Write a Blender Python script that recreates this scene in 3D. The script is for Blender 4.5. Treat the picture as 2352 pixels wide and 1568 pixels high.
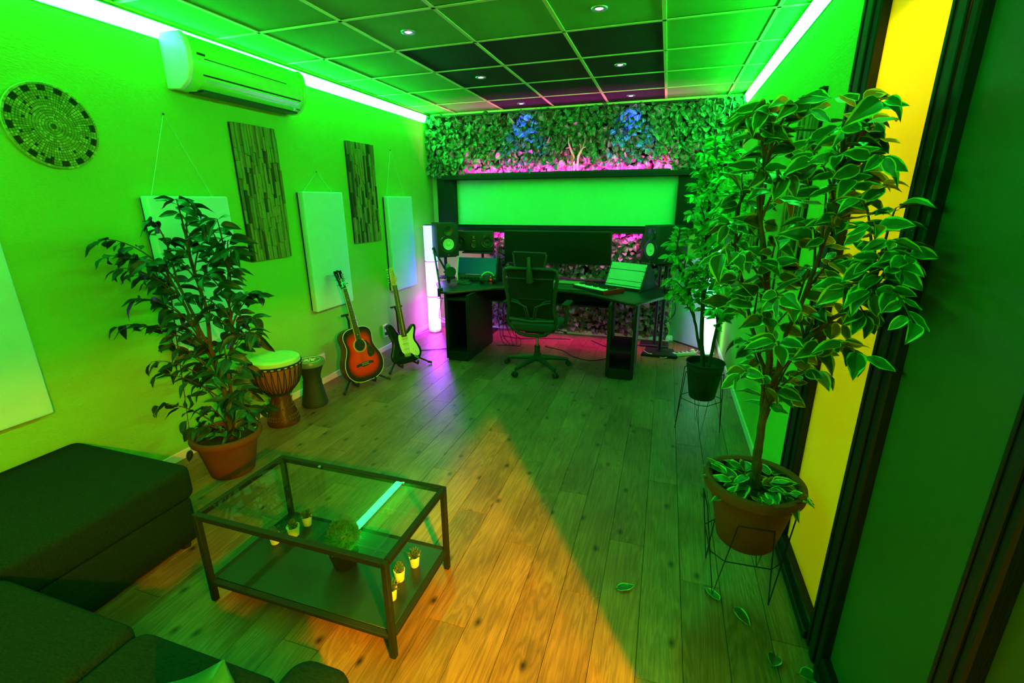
import bpy, bmesh, math, random
from mathutils import Vector, Matrix
for o in list(bpy.data.objects): bpy.data.objects.remove(o)
SC=bpy.context.scene; COL=SC.collection; PI=math.pi
# ------------------------------------------------------------------ camera
H=2.671; B=5.773; XL=-2.943; XR=.68
cam=bpy.data.cameras.new('camera'); co=bpy.data.objects.new('camera',cam); COL.objects.link(co)
cam.sensor_width=36; cam.lens=36*1068.02/2352; cam.clip_start=.05
R=Vector((.9514,.3077,-.0061)); F=Vector((-.2947,.9107,-.2891)); F.normalize()
yaw,pit,rol=-.3130,.2933,-.0064
fw=Vector((math.sin(yaw)*math.cos(pit),math.cos(yaw)*math.cos(pit),-math.sin(pit)))
rr=Vector((math.cos(yaw),-math.sin(yaw),0)); uu=rr.cross(fw)
r2=rr*math.cos(rol)+uu*math.sin(rol); u2=-rr*math.sin(rol)+uu*math.cos(rol)
m=Matrix.Identity(4)
for i in range(3): m[i][0]=r2[i]; m[i][1]=u2[i]; m[i][2]=-fw[i]
m.translation=(0,0,1.6336); co.matrix_world=m; SC.camera=co
# ------------------------------------------------------------------ world, exposure
w=bpy.data.worlds.new('world'); SC.world=w; w.use_nodes=True
w.node_tree.nodes['Background'].inputs[0].default_value=(.0,.0,.0,1); w.node_tree.nodes['Background'].inputs[1].default_value=0
SC.view_settings.view_transform='Standard'; SC.view_settings.look='None'
SC.view_settings.exposure=0; SC.view_settings.gamma=1; SC.view_settings.use_curve_mapping=False
# ------------------------------------------------------------------ light levels
GREEN=(.013,1,.075);  G_LEVEL=92.0          # ceiling LED strips
WARM=(1,.40,.012)
MAG=(1,.012,.62)
def lamp(name,kind,loc,energy,color,**k):
    l=bpy.data.lights.new(name,kind); l.energy=energy; l.color=color
    for a,b in k.items():
        if a!='rot': setattr(l,a,b)
    o=bpy.data.objects.new(name,l); COL.objects.link(o); o.location=loc
    if 'rot' in k: o.rotation_euler=k['rot']
    return o
lamp('corridor_lamp','POINT',(1.60,-1.09,2.98),1650,(1,.46,.006),shadow_soft_size=.035)
lamp('corridor_lamp','POINT',(1.98,-1.31,2.47),700,(1,.22,.005),shadow_soft_size=.05)
lamp('corridor_lamp','POINT',(1.02,1.95,2.58),60,(1,.36,.006),shadow_soft_size=.1)
# ------------------------------------------------------------------ materials
MATS={}
def mat(name,col,rough=.5,metal=0,spec=.5,var=0,vscale=8,bump=0,bscale=60,stretch=(1,1,1),emit=None,es=1,trans=0,sheen=0,rand=0):
    if name in MATS: return MATS[name]
    M=bpy.data.materials.new(name); M.use_nodes=True; nt=M.node_tree; b=nt.nodes['Principled BSDF']
    b.inputs['Base Color'].default_value=(*col,1); b.inputs['Roughness'].default_value=rough
    b.inputs['Metallic'].default_value=metal; b.inputs['Specular IOR Level'].default_value=spec
    if emit: b.inputs['Emission Color'].default_value=(*emit,1); b.inputs['Emission Strength'].default_value=es
    if trans: b.inputs['Transmission Weight'].default_value=trans
    if var or bump or rand:
        tc=nt.nodes.new('ShaderNodeTexCoord'); mp=nt.nodes.new('ShaderNodeMapping'); nt.links.new(tc.outputs['Object'],mp.inputs[0])
        mp.inputs['Scale'].default_value=stretch
    if var or rand:
        ns=nt.nodes.new('ShaderNodeTexNoise'); ns.inputs['Scale'].default_value=vscale; ns.inputs['Detail'].default_value=4
        nt.links.new(mp.outputs[0],ns.inputs[0])
        mr=nt.nodes.new('ShaderNodeMapRange'); mr.inputs[1].default_value=.25; mr.inputs[2].default_value=.75
        mr.inputs[3].default_value=1-var; mr.inputs[4].default_value=1+var; nt.links.new(ns.outputs[0],mr.inputs[0])
        src=mr.outputs[0]
        if rand:
            oi=nt.nodes.new('ShaderNodeObjectInfo'); m2=nt.nodes.new('ShaderNodeMapRange')
            m2.inputs[3].default_value=1-rand; m2.inputs[4].default_value=1+rand; nt.links.new(oi.outputs['Random'],m2.inputs[0])
            mm=nt.nodes.new('ShaderNodeMath'); mm.operation='MULTIPLY'; nt.links.new(src,mm.inputs[0]); nt.links.new(m2.outputs[0],mm.inputs[1]); src=mm.outputs[0]
        vm=nt.nodes.new('ShaderNodeVectorMath'); vm.operation='SCALE'; vm.inputs[0].default_value=col; nt.links.new(src,vm.inputs['Scale'])
        nt.links.new(vm.outputs[0],b.inputs['Base Color'])
    if bump:
        n2=nt.nodes.new('ShaderNodeTexNoise'); n2.inputs['Scale'].default_value=bscale; n2.inputs['Detail'].default_value=3
        nt.links.new(mp.outputs[0],n2.inputs[0]); bp=nt.nodes.new('ShaderNodeBump'); bp.inputs['Strength'].default_value=bump
        bp.inputs['Distance'].default_value=.01
        nt.links.new(n2.outputs[0],bp.inputs['Height']); nt.links.new(bp.outputs[0],b.inputs['Normal'])
    MATS[name]=M; return M
def emis(name,col,s):
    if name in MATS: return MATS[name]
    M=bpy.data.materials.new(name); M.use_nodes=True; nt=M.node_tree; nt.nodes.clear()
    e=nt.nodes.new('ShaderNodeEmission'); e.inputs[0].default_value=(*col,1); e.inputs[1].default_value=s
    o=nt.nodes.new('ShaderNodeOutputMaterial'); nt.links.new(e.outputs[0],o.inputs[0]); MATS[name]=M; return M
# wood planks of the floor: grain along Y in world space, shifted per plank
def plank_mat():
    M=bpy.data.materials.new('floor_oak'); M.use_nodes=True; nt=M.node_tree; b=nt.nodes['Principled BSDF']; N=nt.nodes.new; L=nt.links.new
    g=N('ShaderNodeNewGeometry'); oi=N('ShaderNodeObjectInfo'); ad=N('ShaderNodeVectorMath'); ad.operation='ADD'
    sc=N('ShaderNodeVectorMath'); sc.operation='SCALE'; sc.inputs[0].default_value=(7.3,11.1,3.7); L(oi.outputs['Random'],sc.inputs['Scale'])
    L(g.outputs['Position'],ad.inputs[0]); L(sc.outputs[0],ad.inputs[1])
    mp=N('ShaderNodeMapping'); mp.inputs['Scale'].default_value=(9,.8,9); L(ad.outputs[0],mp.inputs[0])
    n1=N('ShaderNodeTexNoise'); n1.inputs['Scale'].default_value=1; n1.inputs['Detail'].default_value=5; n1.inputs['Distortion'].default_value=1.0; L(mp.outputs[0],n1.inputs[0])
    # cathedral rings: contour lines of the noise
    ml=N('ShaderNodeMath'); ml.operation='MULTIPLY'; ml.inputs[1].default_value=85; L(n1.outputs[0],ml.inputs[0])
    sn=N('ShaderNodeMath'); sn.operation='SINE'; L(ml.outputs[0],sn.inputs[0])
    mp3=N('ShaderNodeMapping'); mp3.inputs['Scale'].default_value=(150,5,150); L(ad.outputs[0],mp3.inputs[0])
    n3=N('ShaderNodeTexNoise'); n3.inputs['Scale'].default_value=1; n3.inputs['Detail'].default_value=3; L(mp3.outputs[0],n3.inputs[0])
    # knots
    mpk=N('ShaderNodeMapping'); mpk.inputs['Scale'].default_value=(1,.62,1); L(ad.outputs[0],mpk.inputs[0])
    vo=N('ShaderNodeTexVoronoi'); vo.voronoi_dimensions='2D'; vo.inputs['Scale'].default_value=4.3; L(mpk.outputs[0],vo.inputs[0])
    kr=N('ShaderNodeMapRange'); kr.inputs[1].default_value=.01; kr.inputs[2].default_value=.085; kr.inputs[3].default_value=.12; kr.inputs[4].default_value=1; L(vo.outputs['Distance'],kr.inputs[0])
    n5=N('ShaderNodeTexNoise'); n5.inputs['Scale'].default_value=3.2; n5.inputs['Detail'].default_value=3; L(ad.outputs[0],n5.inputs[0])
    c5=N('ShaderNodeMapRange'); c5.inputs[1].default_value=.3; c5.inputs[2].default_value=.7; c5.inputs[3].default_value=.72; c5.inputs[4].default_value=1.2; L(n5.outputs[0],c5.inputs[0])
    a1=N('ShaderNodeMath'); a1.operation='MULTIPLY_ADD'; a1.inputs[1].default_value=.17; a1.inputs[2].default_value=1; L(sn.outputs[0],a1.inputs[0])
    a3=N('ShaderNodeMapRange'); a3.inputs[1].default_value=.3; a3.inputs[2].default_value=.7; a3.inputs[3].default_value=.78; a3.inputs[4].default_value=1.15; L(n3.outputs[0],a3.inputs[0])
    pr=N('ShaderNodeMapRange'); pr.inputs[3].default_value=.82; pr.inputs[4].default_value=1.16; L(oi.outputs['Random'],pr.inputs[0])
    cur=a1.outputs[0]
    for s in (a3.outputs[0],kr.outputs[0],c5.outputs[0],pr.outputs[0]):
        q=N('ShaderNodeMath'); q.operation='MULTIPLY'; L(cur,q.inputs[0]); L(s,q.inputs[1]); cur=q.outputs[0]
    vm=N('ShaderNodeVectorMath'); vm.operation='SCALE'; vm.inputs[0].default_value=(.25,.105,.048); L(cur,vm.inputs['Scale']); L(vm.outputs[0],b.inputs['Base Color'])
    b.inputs['Roughness'].default_value=.33; b.inputs['Specular IOR Level'].default_value=.35
    bp=N('ShaderNodeBump'); bp.inputs['Strength'].default_value=.25; bp.inputs['Distance'].default_value=.004; L(n3.outputs[0],bp.inputs['Height']); L(bp.outputs[0],b.inputs['Normal'])
    return M
M_floor=plank_mat()
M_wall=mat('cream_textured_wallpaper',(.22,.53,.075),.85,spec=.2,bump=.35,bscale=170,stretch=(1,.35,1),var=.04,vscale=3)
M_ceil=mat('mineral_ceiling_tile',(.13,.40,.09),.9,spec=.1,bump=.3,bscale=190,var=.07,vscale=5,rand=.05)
M_ceilblk=mat('black_ceiling_tile',(.018,.02,.018),.85,spec=.15,bump=.3,bscale=190,var=.2)
M_tbar=mat('ceiling_grid_metal',(.62,.62,.25),.5,spec=.4)
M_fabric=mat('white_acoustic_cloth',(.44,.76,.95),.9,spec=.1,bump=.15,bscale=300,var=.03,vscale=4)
M_black=mat('satin_black',(.008,.009,.009),.45,spec=.5)
M_blackmat=mat('matt_black',(.012,.012,.012),.8,spec=.25)
M_blackwood=mat('black_painted_wood',(.008,.008,.008),.5,spec=.3,var=.25,vscale=14,stretch=(8,8,1),bump=.15,bscale=30)
M_desk=mat('black_desk_top',(.010,.012,.014),.33,spec=.55)
M_metal=mat('brushed_steel',(.55,.55,.56),.3,metal=1)
M_dmetal=mat('dark_metal',(.05,.05,.055),.35,metal=.7)
M_white=mat('white_plastic',(.78,.78,.75),.35)
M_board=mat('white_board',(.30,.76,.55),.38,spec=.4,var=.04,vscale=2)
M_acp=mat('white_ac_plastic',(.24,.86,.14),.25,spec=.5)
M_acside=mat('pale_ac_side_plastic',(.82,.86,.80),.3,spec=.5,var=.12,vscale=3,stretch=(1,4,1))  # near side cap, paler than the body and faintly streaked
M_terra=mat('terracotta',(.16,.036,.012),.7,spec=.25,var=.2,vscale=9,bump=.1,bscale=60)
M_sofa=mat('charcoal_sofa_weave',(.009,.019,.015),.95,spec=.1,var=.45,vscale=90,stretch=(1,3,1),bump=.5,bscale=220)
M_leafg=mat('fig_leaf_green',(.022,.095,.014),.38,spec=.45,var=.25,vscale=30,rand=.45)
M_leafe=mat('fig_leaf_cream_edge',(.26,.50,.07),.45,spec=.4,rand=.2)
M_leafd=mat('fig_leaf_dark_green',(.006,.024,.008),.45,spec=.35,var=.25,vscale=30,rand=.8)
M_leaf2=mat('fig_leaf_mid_green',(.08,.46,.06),.42,spec=.4,var=.2,vscale=30,rand=.45)
M_rib=mat('leaf_midrib',(.10,.055,.02),.5)
M_bark=mat('grey_brown_bark',(.09,.05,.02),.8,spec=.2,var=.35,vscale=20,bump=.4,bscale=40)
M_bark2=mat('dark_bark',(.05,.045,.03),.8,spec=.2,var=.35,vscale=20)
M_soil=mat('potting_soil',(.02,.014,.009),.95,bump=.5,bscale=60)
M_hl=mat('hedge_leaf_green',(.14,.18,.12),.45,spec=.4,var=.3,vscale=25,rand=.3)
M_hd=mat('hedge_leaf_dark',(.07,.11,.07),.45,spec=.4,var=.3,vscale=25)
M_hp=mat('hedge_leaf_pale_vein',(.42,.50,.34),.5,spec=.3)
M_hr=mat('hedge_leaf_red',(.42,.07,.08),.5,spec=.3)
M_soft=mat('rubber',(.02,.02,.02),.7,spec=.3)
# ------------------------------------------------------------------ helpers
class MB:
    def __init__(s): s.bm=bmesh.new()
    def box(s,c,d,rot=None,bev=0,mi=0,seg=1):
        t=bmesh.new(); bmesh.ops.create_cube(t,size=1)
        for v in t.verts: v.co=Vector((v.co.x*d[0],v.co.y*d[1],v.co.z*d[2]))
        if bev: bmesh.ops.bevel(t,geom=list(t.edges),offset=min(bev,min(d)*.45),segments=seg,profile=.6,affect='EDGES')
        M=Matrix.Translation(c)
        if rot is not None: M=M@(rot.to_4x4() if not isinstance(rot,(tuple,list)) else Matrix.Rotation(rot[2],4,'Z')@Matrix.Rotation(rot[1],4,'Y')@Matrix.Rotation(rot[0],4,'X'))
        s.add(t,M,mi); return s
    def add(s,t,M=None,mi=0,keep=False):
        if M is not None: t.transform(M)
        me=bpy.data.meshes.new('t'); 
        if not keep:
            for f in t.faces: f.material_index=mi
        t.to_mesh(me); t.free(); s.bm.from_mesh(me); bpy.data.meshes.remove(me)
    def tube(s,pts,r,n=8,mi=0,cap=True):
        pts=[Vector(p) for p in pts]; N=len(pts); rs=r if isinstance(r,(list,tuple)) else [r]*N
        rings=[]; up=None
        for i,p in enumerate(pts):
            d=(pts[min(i+1,N-1)]-pts[max(i-1,0)]).normalized()
            if up is None:
                up=Vector((0,0,1)) if abs(d.z)<.9 else Vector((1,0,0))
            a=d.cross(up)
            if a.length<1e-4: a=d.cross(Vector((0,1,.3)))
            a.normalize(); b=a.cross(d).normalized(); up=b
            rings.append([s.bm.verts.new(p+(a*math.cos(t)+b*math.sin(t))*rs[i]) for t in [2*PI*k/n for k in range(n)]])
        for i in range(N-1):
            for k in range(n):
                f=s.bm.faces.new((rings[i][k],rings[i][(k+1)%n],rings[i+1][(k+1)%n],rings[i+1][k])); f.material_index=mi
        if cap:
            for rg in (rings[0],rings[-1]):
                try: f=s.bm.faces.new(rg); f.material_index=mi
                except ValueError: pass
        return s
    def cyl(s,a,b,r,r2=None,n=20,mi=0): return s.tube([a,b],[r,r if r2 is None else r2],n,mi)
    def lathe(s,prof,c=(0,0,0),n=32,mi=0,M=None,squash=None):
        t=bmesh.new(); rings=[]
        for (r,z) in prof:
            if r<1e-5: rings.append([t.verts.new((0,0,z))])
            else: rings.append([t.verts.new((r*math.cos(2*PI*k/n),r*math.sin(2*PI*k/n),z)) for k in range(n)])
        for a,b in zip(rings,rings[1:]):
            for k in range(n):
                if len(a)==1 and len(b)==1: continue
                if len(a)==1: t.faces.new((a[0],b[k],b[(k+1)%n]))
                elif len(b)==1: t.faces.new((a[k],a[(k+1)%n],b[0]))
                else: t.faces.new((a[k],a[(k+1)%n],b[(k+1)%n],b[k]))
        s.add(t,(Matrix.Translation(c) if M is None else M),mi); return s
    def prism(s,poly,z0,z1,M=None,mi=0,bev=0,seg=2):
        t=bmesh.new(); lo=[t.verts.new((x,y,z0)) for x,y in poly]; hi=[t.verts.new((x,y,z1)) for x,y in poly]; n=len(poly)
        t.faces.new(list(reversed(lo))); t.faces.new(hi)
        for k in range(n): t.faces.new((lo[k],lo[(k+1)%n],hi[(k+1)%n],hi[k]))
        bmesh.ops.recalc_face_normals(t,faces=t.faces)
        if bev:
            es=[e for e in t.edges if abs(e.verts[0].co.z-e.verts[1].co.z)<1e-7]
            bmesh.ops.bevel(t,geom=es,offset=bev,segments=seg,profile=.5,affect='EDGES')
        s.add(t,M,mi); return s
    def ball(s,c,r,n=12,mi=0,sc=(1,1,1)):
        t=bmesh.new(); bmesh.ops.create_uvsphere(t,u_segments=n,v_segments=max(6,n//2),radius=1)
        s.add(t,Matrix.Translation(c)@Matrix.Diagonal((r*sc[0],r*sc[1],r*sc[2],1)),mi); return s
    def quad(s,ps,mi=0):
        f=s.bm.faces.new([s.bm.verts.new(p) for p in ps]); f.material_index=mi; return s
    def mesh(s,name,mats,smooth=True,ang=.7):
        me=bpy.data.meshes.new(name); s.bm.to_mesh(me); s.bm.free()
        for q in (mats if isinstance(mats,(list,tuple)) else [mats]): me.materials.append(q)
        if smooth and len(me.polygons):
            me.polygons.foreach_set('use_smooth',[True]*len(me.polygons)); me.set_sharp_from_angle(angle=ang)
        me.update(); return me
    def ob(s,name,mats,parent=None,loc=None,rot=None,label=None,smooth=True,ang=.7):
        o=bpy.data.objects.new(name,s.mesh(name,mats,smooth,ang)); COL.objects.link(o)
        if parent: o.parent=parent
        if loc: o.location=loc
        if rot: o.rotation_euler=rot
        if label: o['label']=label
        return o
def thing(name,label,cat,loc=(0,0,0),rz=0,group=None,rot=None):
    o=bpy.data.objects.new(name,None); COL.objects.link(o); o.location=loc; o.rotation_euler=rot if rot else (0,0,rz)
    o.empty_display_size=.05; o['label']=label; o['category']=cat
    if group: o['group']=group
    return o
def tag(o,label,cat,group=None):
    o['label']=label; o['category']=cat
    if group: o['group']=group
    return o
def struct(o): o['kind']='structure'; return o
def inst(name,me,parent,loc=(0,0,0),rot=None,scale=None,M=None):
    o=bpy.data.objects.new(name,me); COL.objects.link(o)
    if parent: o.parent=parent
    if M is not None: o.matrix_local=M
    else:
        o.location=loc
        if rot: o.rotation_euler=rot
        if scale: o.scale=scale if isinstance(scale,(tuple,list)) else (scale,)*3
    return o
def copy_tree(o,parent=None,loc=None,rz=None,label=None):
    c=o.copy(); COL.objects.link(c)
    if parent: c.parent=parent
    if loc is not None: c.location=loc
    if rz is not None: c.rotation_euler=(0,0,rz)
    if label: c['label']=label
    for ch in list(o.children): copy_tree(ch,c)
    return c
rnd=random.Random(7)
# ================================================================== ROOM
Y0=-1.5
fl=struct(MB().box(((XL+XR)/2,(Y0+B)/2,-.045),(XR-XL+.2,B-Y0+.2,.05)).ob('floor',M_soil))
PW=.165; PLn=1.28; GAP=.0016
pm=MB().box((0,0,-.01),(PW-GAP,PLn-GAP,.02),bev=.0012).mesh('plank',M_floor,False)
x=XL+.0; ci=0
while x<XR-.01:
    wd=min(PW,XR-x); y=Y0-[.0,.71,.33,1.02,.5][ci%5]
    while y<B:
        a=max(y,Y0); b_=min(y+PLn,B)
        if b_-a>.03:
            if wd>PW-.001 and b_-a>PLn-.001: inst('plank',pm,fl,(x+PW/2,y+PLn/2,0))
            else: MB().box((0,0,-.01),(wd-GAP,b_-a-GAP,.02),bev=.0012).ob('plank',M_floor,fl,loc=(x+wd/2,(a+b_)/2,0),smooth=False)
        y+=PLn
    x+=PW; ci+=1
# walls
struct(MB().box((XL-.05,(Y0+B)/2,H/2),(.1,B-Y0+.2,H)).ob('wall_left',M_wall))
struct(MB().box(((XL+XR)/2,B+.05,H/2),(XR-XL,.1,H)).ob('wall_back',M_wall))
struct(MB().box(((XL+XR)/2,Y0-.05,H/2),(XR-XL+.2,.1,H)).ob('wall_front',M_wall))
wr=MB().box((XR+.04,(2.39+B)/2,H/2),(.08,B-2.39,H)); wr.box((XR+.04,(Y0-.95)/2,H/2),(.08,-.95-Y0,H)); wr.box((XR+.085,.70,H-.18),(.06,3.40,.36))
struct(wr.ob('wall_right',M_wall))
# baseboards
struct(MB().box((XL+.006,(Y0+B)/2,.03),(.012,B-Y0,.06),bev=.003).ob('baseboard_left',M_white))
struct(MB().box((XR-.006,(2.40+B)/2,.03),(.012,B-2.40,.06),bev=.003).ob('baseboard_right',M_white))
struct(MB().box(((XL+XR)/2,B-.02,.03),(XR-XL-.03,.04,.06),bev=.003).ob('baseboard_back',M_white))
# ceiling grid
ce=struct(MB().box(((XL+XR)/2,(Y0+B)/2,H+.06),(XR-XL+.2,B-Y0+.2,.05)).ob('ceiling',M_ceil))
AX=-1.953; BY=3.358; S=.6142
xs=[XL]+[AX+S*i for i in (-1,0,1,2,3,4)]+[XR]
ys=[Y0]+[BY+S*j for j in range(-7,4)]+[B]
TG=.012
tcache={}
for i in range(len(xs)-1):
    for j in range(len(ys)-1):
        x0,x1,y0,y1=xs[i],xs[i+1],ys[j],ys[j+1]
        blk=(2<=i<=4) and y0>=BY-.01
        dx=round(x1-x0-TG*1.6,4); dy=round(y1-y0-TG*1.6,4); key=(dx,dy,blk)
        if key not in tcache: tcache[key]=MB().box((0,0,.009),(dx,dy,.018),bev=.003).mesh('ceiling_tile',M_ceilblk if blk else M_ceil,False)
        t=inst('ceiling_tile',tcache[key],ce,((x0+x1)/2,(y0+y1)/2,H+rnd.uniform(-.001,.002)))
        if blk: t['label']='black ceiling tile'
for xx in xs[1:-1]: MB().box((0,0,0),(.024,B-Y0,.006),bev=.001).ob('grid_bar',M_tbar,ce,loc=(xx,(Y0+B)/2,H-.003),smooth=False)
for yy in ys[1:-1]: MB().box((0,0,0),(XR-XL,.024,.005),bev=.001).ob('grid_bar',M_tbar,ce,loc=((XL+XR)/2,yy,H-.0035),smooth=False)
struct(MB().box((XL+.012,(Y0+B)/2,H-.006),(.024,B-Y0,.012)).ob('trim_1',M_tbar))
struct(MB().box((XR-.012,(Y0+B)/2,H-.006),(.024,B-Y0,.012)).ob('trim_2',M_tbar))
struct(MB().box(((XL+XR)/2,B-.012,H-.012),(XR-XL-.05,.024,.024)).ob('trim_3',M_tbar))
# LED strips (the green light of the room)
M_led=emis('green_led',GREEN,G_LEVEL)
M_acp=MATS['white_ac_plastic']
def led(x,lab):
    t=thing('led_strip',lab,'led strip',(x,0,H-.045))
    g=1 if x<0 else -1; q=[(0,-.065),(.012*g,-.056),(.026*g,-.030),(.034*g,.012)]
    b=MB(); rows=[[b.bm.verts.new((u,yy,v_)) for u,v_ in q] for yy in (Y0+.1,B-.15)]
    for k in range(3): b.bm.faces.new((rows[0][k],rows[0][k+1],rows[1][k+1],rows[1][k]))
    b.ob('diffuser',M_led,t)
    MB().box((-.001*g,(Y0+B)/2,-.026),(.004,B-Y0-.1,.085)).box((.015*g,(Y0+B)/2,.0145),(.034,B-Y0-.1,.003)).ob('rail',M_white,t)
led(XL+.004,'bright green led light strip under the ceiling along the left wall')
led(XR-.004,'bright green led light strip under the ceiling along the right wall')
# ---- glazed partition with black posts in the right wall
TN=[60]
def tn(): TN[0]+=1; return "trim_%d"%TN[0]
post=lambda y0,y1:struct(MB().box((XR+.01,(y0+y1)/2,H/2),(.08,y1-y0,H),bev=.006).box((XR-.034,y0+(y1-y0)*.42,H/2),(.010,(y1-y0)*.30,H),bev=.003).box((XR-.032,y0+(y1-y0)*.85,H/2),(.006,(y1-y0)*.12,H),bev=.002).ob(tn(),M_blackwood))
post(2.20,2.39); post(1.53,1.67); post(.95,1.04); post(.36,.46); post(-.95,-.88)
for k,(a,b_) in enumerate(((1.67,2.20),(1.04,1.53),(.46,.95))):
    struct(MB().box((XR+.01,(a+b_)/2,.04),(.08,b_-a,.08),bev=.006).box((XR-.036,(a+b_)/2,.02),(.02,b_-a,.04),bev=.004).ob(tn(),M_blackwood))
    struct(MB().box((XR+.01,(a+b_)/2,2.49),(.08,b_-a,.36),bev=.006).ob(tn(),M_blackwood))
struct(MB().box((XR+.01,-.26,2.17),(.10,1.24,.24),bev=.006).ob('trim_40',M_blackwood))
def frosted():
    M=bpy.data.materials.new('frosted_glass'); M.use_nodes=True; nt=M.node_tree; nt.nodes.clear(); N=nt.nodes.new; L=nt.links.new
    t=N('ShaderNodeBsdfTranslucent'); t.inputs[0].default_value=(.9,.85,.5,1); d=N('ShaderNodeBsdfDiffuse'); d.inputs[0].default_value=(.5,.45,.1,1)
    g=N('ShaderNodeBsdfGlossy'); g.inputs['Roughness'].default_value=.35; mx=N('ShaderNodeMixShader'); mx.inputs[0].default_value=.22; m2=N('ShaderNodeMixShader'); m2.inputs[0].default_value=.03
    o=N('ShaderNodeOutputMaterial'); L(t.outputs[0],mx.inputs[1]); L(d.outputs[0],mx.inputs[2]); L(mx.outputs[0],m2.inputs[1]); L(g.outputs[0],m2.inputs[2]); L(m2.outputs[0],o.inputs[0]); return M
M_fro=frosted()
M_dpan=mat('dark_back_painted_glass',(.03,.085,.022),.34,spec=.35,var=.12,vscale=2)
struct(MB().box((XR+.01,1.935,1.20),(.012,.54,2.26)).ob('window_1',M_fro))
struct(MB().box((XR+.005,1.285,1.20),(.012,.50,2.26)).ob('door_1',M_dpan))
struct(MB().box((XR+.01,.705,1.20),(.012,.50,2.26)).ob('window_2',mat('olive_backlight_tint',(.09,.065,.008),.35,spec=.3,var=.1,vscale=2)))  # frosted pane kept opaque, its faint warm backlight put into the olive colour
struct(MB().box((1.25,1.25,1.15),(.90,.04,2.3),bev=.004).ob('added_pane_shield',M_white))  # added unseen board, keeps the other corridor lamps off the frosted pane
# corridor behind
cw=MB(); cw.box((2.65,.5,1.7),(.1,5,3.5)); cw.box((1.71,3.0,1.7),(1.9,.1,3.5)); cw.box((1.71,-2.0,1.7),(1.9,.1,3.5)); cw.box((.80,.5,3.1),(.06,5,.8)); cw.box((1.71,.5,3.45),(1.9,5.1,.1))
cw.box((.72,-1.72,1.3),(.08,.5,2.7)); cw.box((.74,2.75,1.3),(.04,.4,2.7))
struct(cw.ob('wall_corridor',M_wall)); struct(MB().box((1.7,.5,-.05),(2.0,5.1,.1)).ob('floor_corridor',M_floor))
# ================================================================== BACK WALL: window board and frame
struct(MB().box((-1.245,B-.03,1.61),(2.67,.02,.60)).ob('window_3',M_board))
fr=MB(); fr.box((-1.245,B-.095,1.915),(2.95,.19,.055),bev=.004).box((-1.245,B-.07,1.895),(2.80,.12,.02)); 
fr.box((-1.245,B-.095,1.305),(2.95,.19,.045),bev=.004).box((-1.245,B-.10,1.338),(2.70,.06,.02),bev=.003)
fr.box((-2.70,B-.065,1.61),(.235,.13,.60),bev=.004).box((.19,B-.065,1.61),(.2,.13,.60),bev=.004)
struct(fr.ob('trim_50',M_blackwood))
def cove(label,x,y,z,w_,up,mt,back=False):
    """led tape lying in a small channel whose front lip hides it"""
    t=thing('led_strip',label,'led strip',(x,y,z)); MB().quad([(-w_/2,-.006,0),(w_/2,-.006,0),(w_/2,.006,0),(-w_/2,.006,0)]).ob('diodes',mt,t)
    MB().box((0,0,-.0025*up),(w_,.016,.003)).box((0,-.0095,.004*up),(w_,.003,.020)).ob('channel',M_black,t)
    if back: MB().box((0,.0095,.004*up),(w_,.003,.030)).ob('rear_lip',M_black,t)
    return t
M_mag=emis('magenta_led',MAG,330); M_mag2=emis('magenta_led_up',MAG,600)
cove('magenta led strip shining up from the top of the black window frame',-1.2,B-.178,1.946,2.40,1,M_mag2)
cove('magenta led strip hidden under the black window frame above the desk',-1.2,B-.178,1.280,2.50,-1,M_mag)
cove('pink led strip on top of the leaf wall lighting the ceiling edge',-1.16,B-.13,H-.055,3.1,1,emis('pink_led',(1,.10,.45),12))
# ---- artificial leaf walls
def hleaf(kind,rn):
    """small round leaf with pale midrib, or a fern frond; along +X, facing +Z. mi 0 blade,1 vein"""
    bm=MB(); v=bm.bm.verts.new
    if kind=='round':
        st=[0,.2,.5,.8,1]; wd=[.02,.34,.46,.30,.0]; rows=[]
        for s_,w_ in zip(st,wd):
            z=.10*math.sin(s_*PI)-.18*s_*s_
            rows.append([v((s_,y*w_,z+abs(y)*w_*.35)) for y in (-1,-.1,.1,1)])
        for a,b in zip(rows,rows[1:]):
            for k in range(3):
                f=bm.bm.faces.new((a[k],a[k+1],b[k+1],b[k])); f.material_index=1 if k==1 else 0
    else:
        for i in range(7):
            x=.12+i*.13; l=.32*(1-i*.1)
            for sg in (-1,1):
                f=bm.bm.faces.new((v((x-.035,0,0)),v((x+.035,0,0)),v((x+.12,sg*l,-.05)),v((x+.08,sg*l,-.05)))); f.material_index=0
    return bm
HM={}
for nm,kd,ms in (('a','round',[M_hl,M_hp]),('b','round',[M_hl,M_hl]),('c','round',[M_hd,M_hp]),('d','round',[M_hd,M_hr]),('e','fern',[M_hr]),('f','fern',[M_hp])):
    HM[nm]=hleaf(kd,rnd).mesh('leaf',ms,True,1.5)
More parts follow.
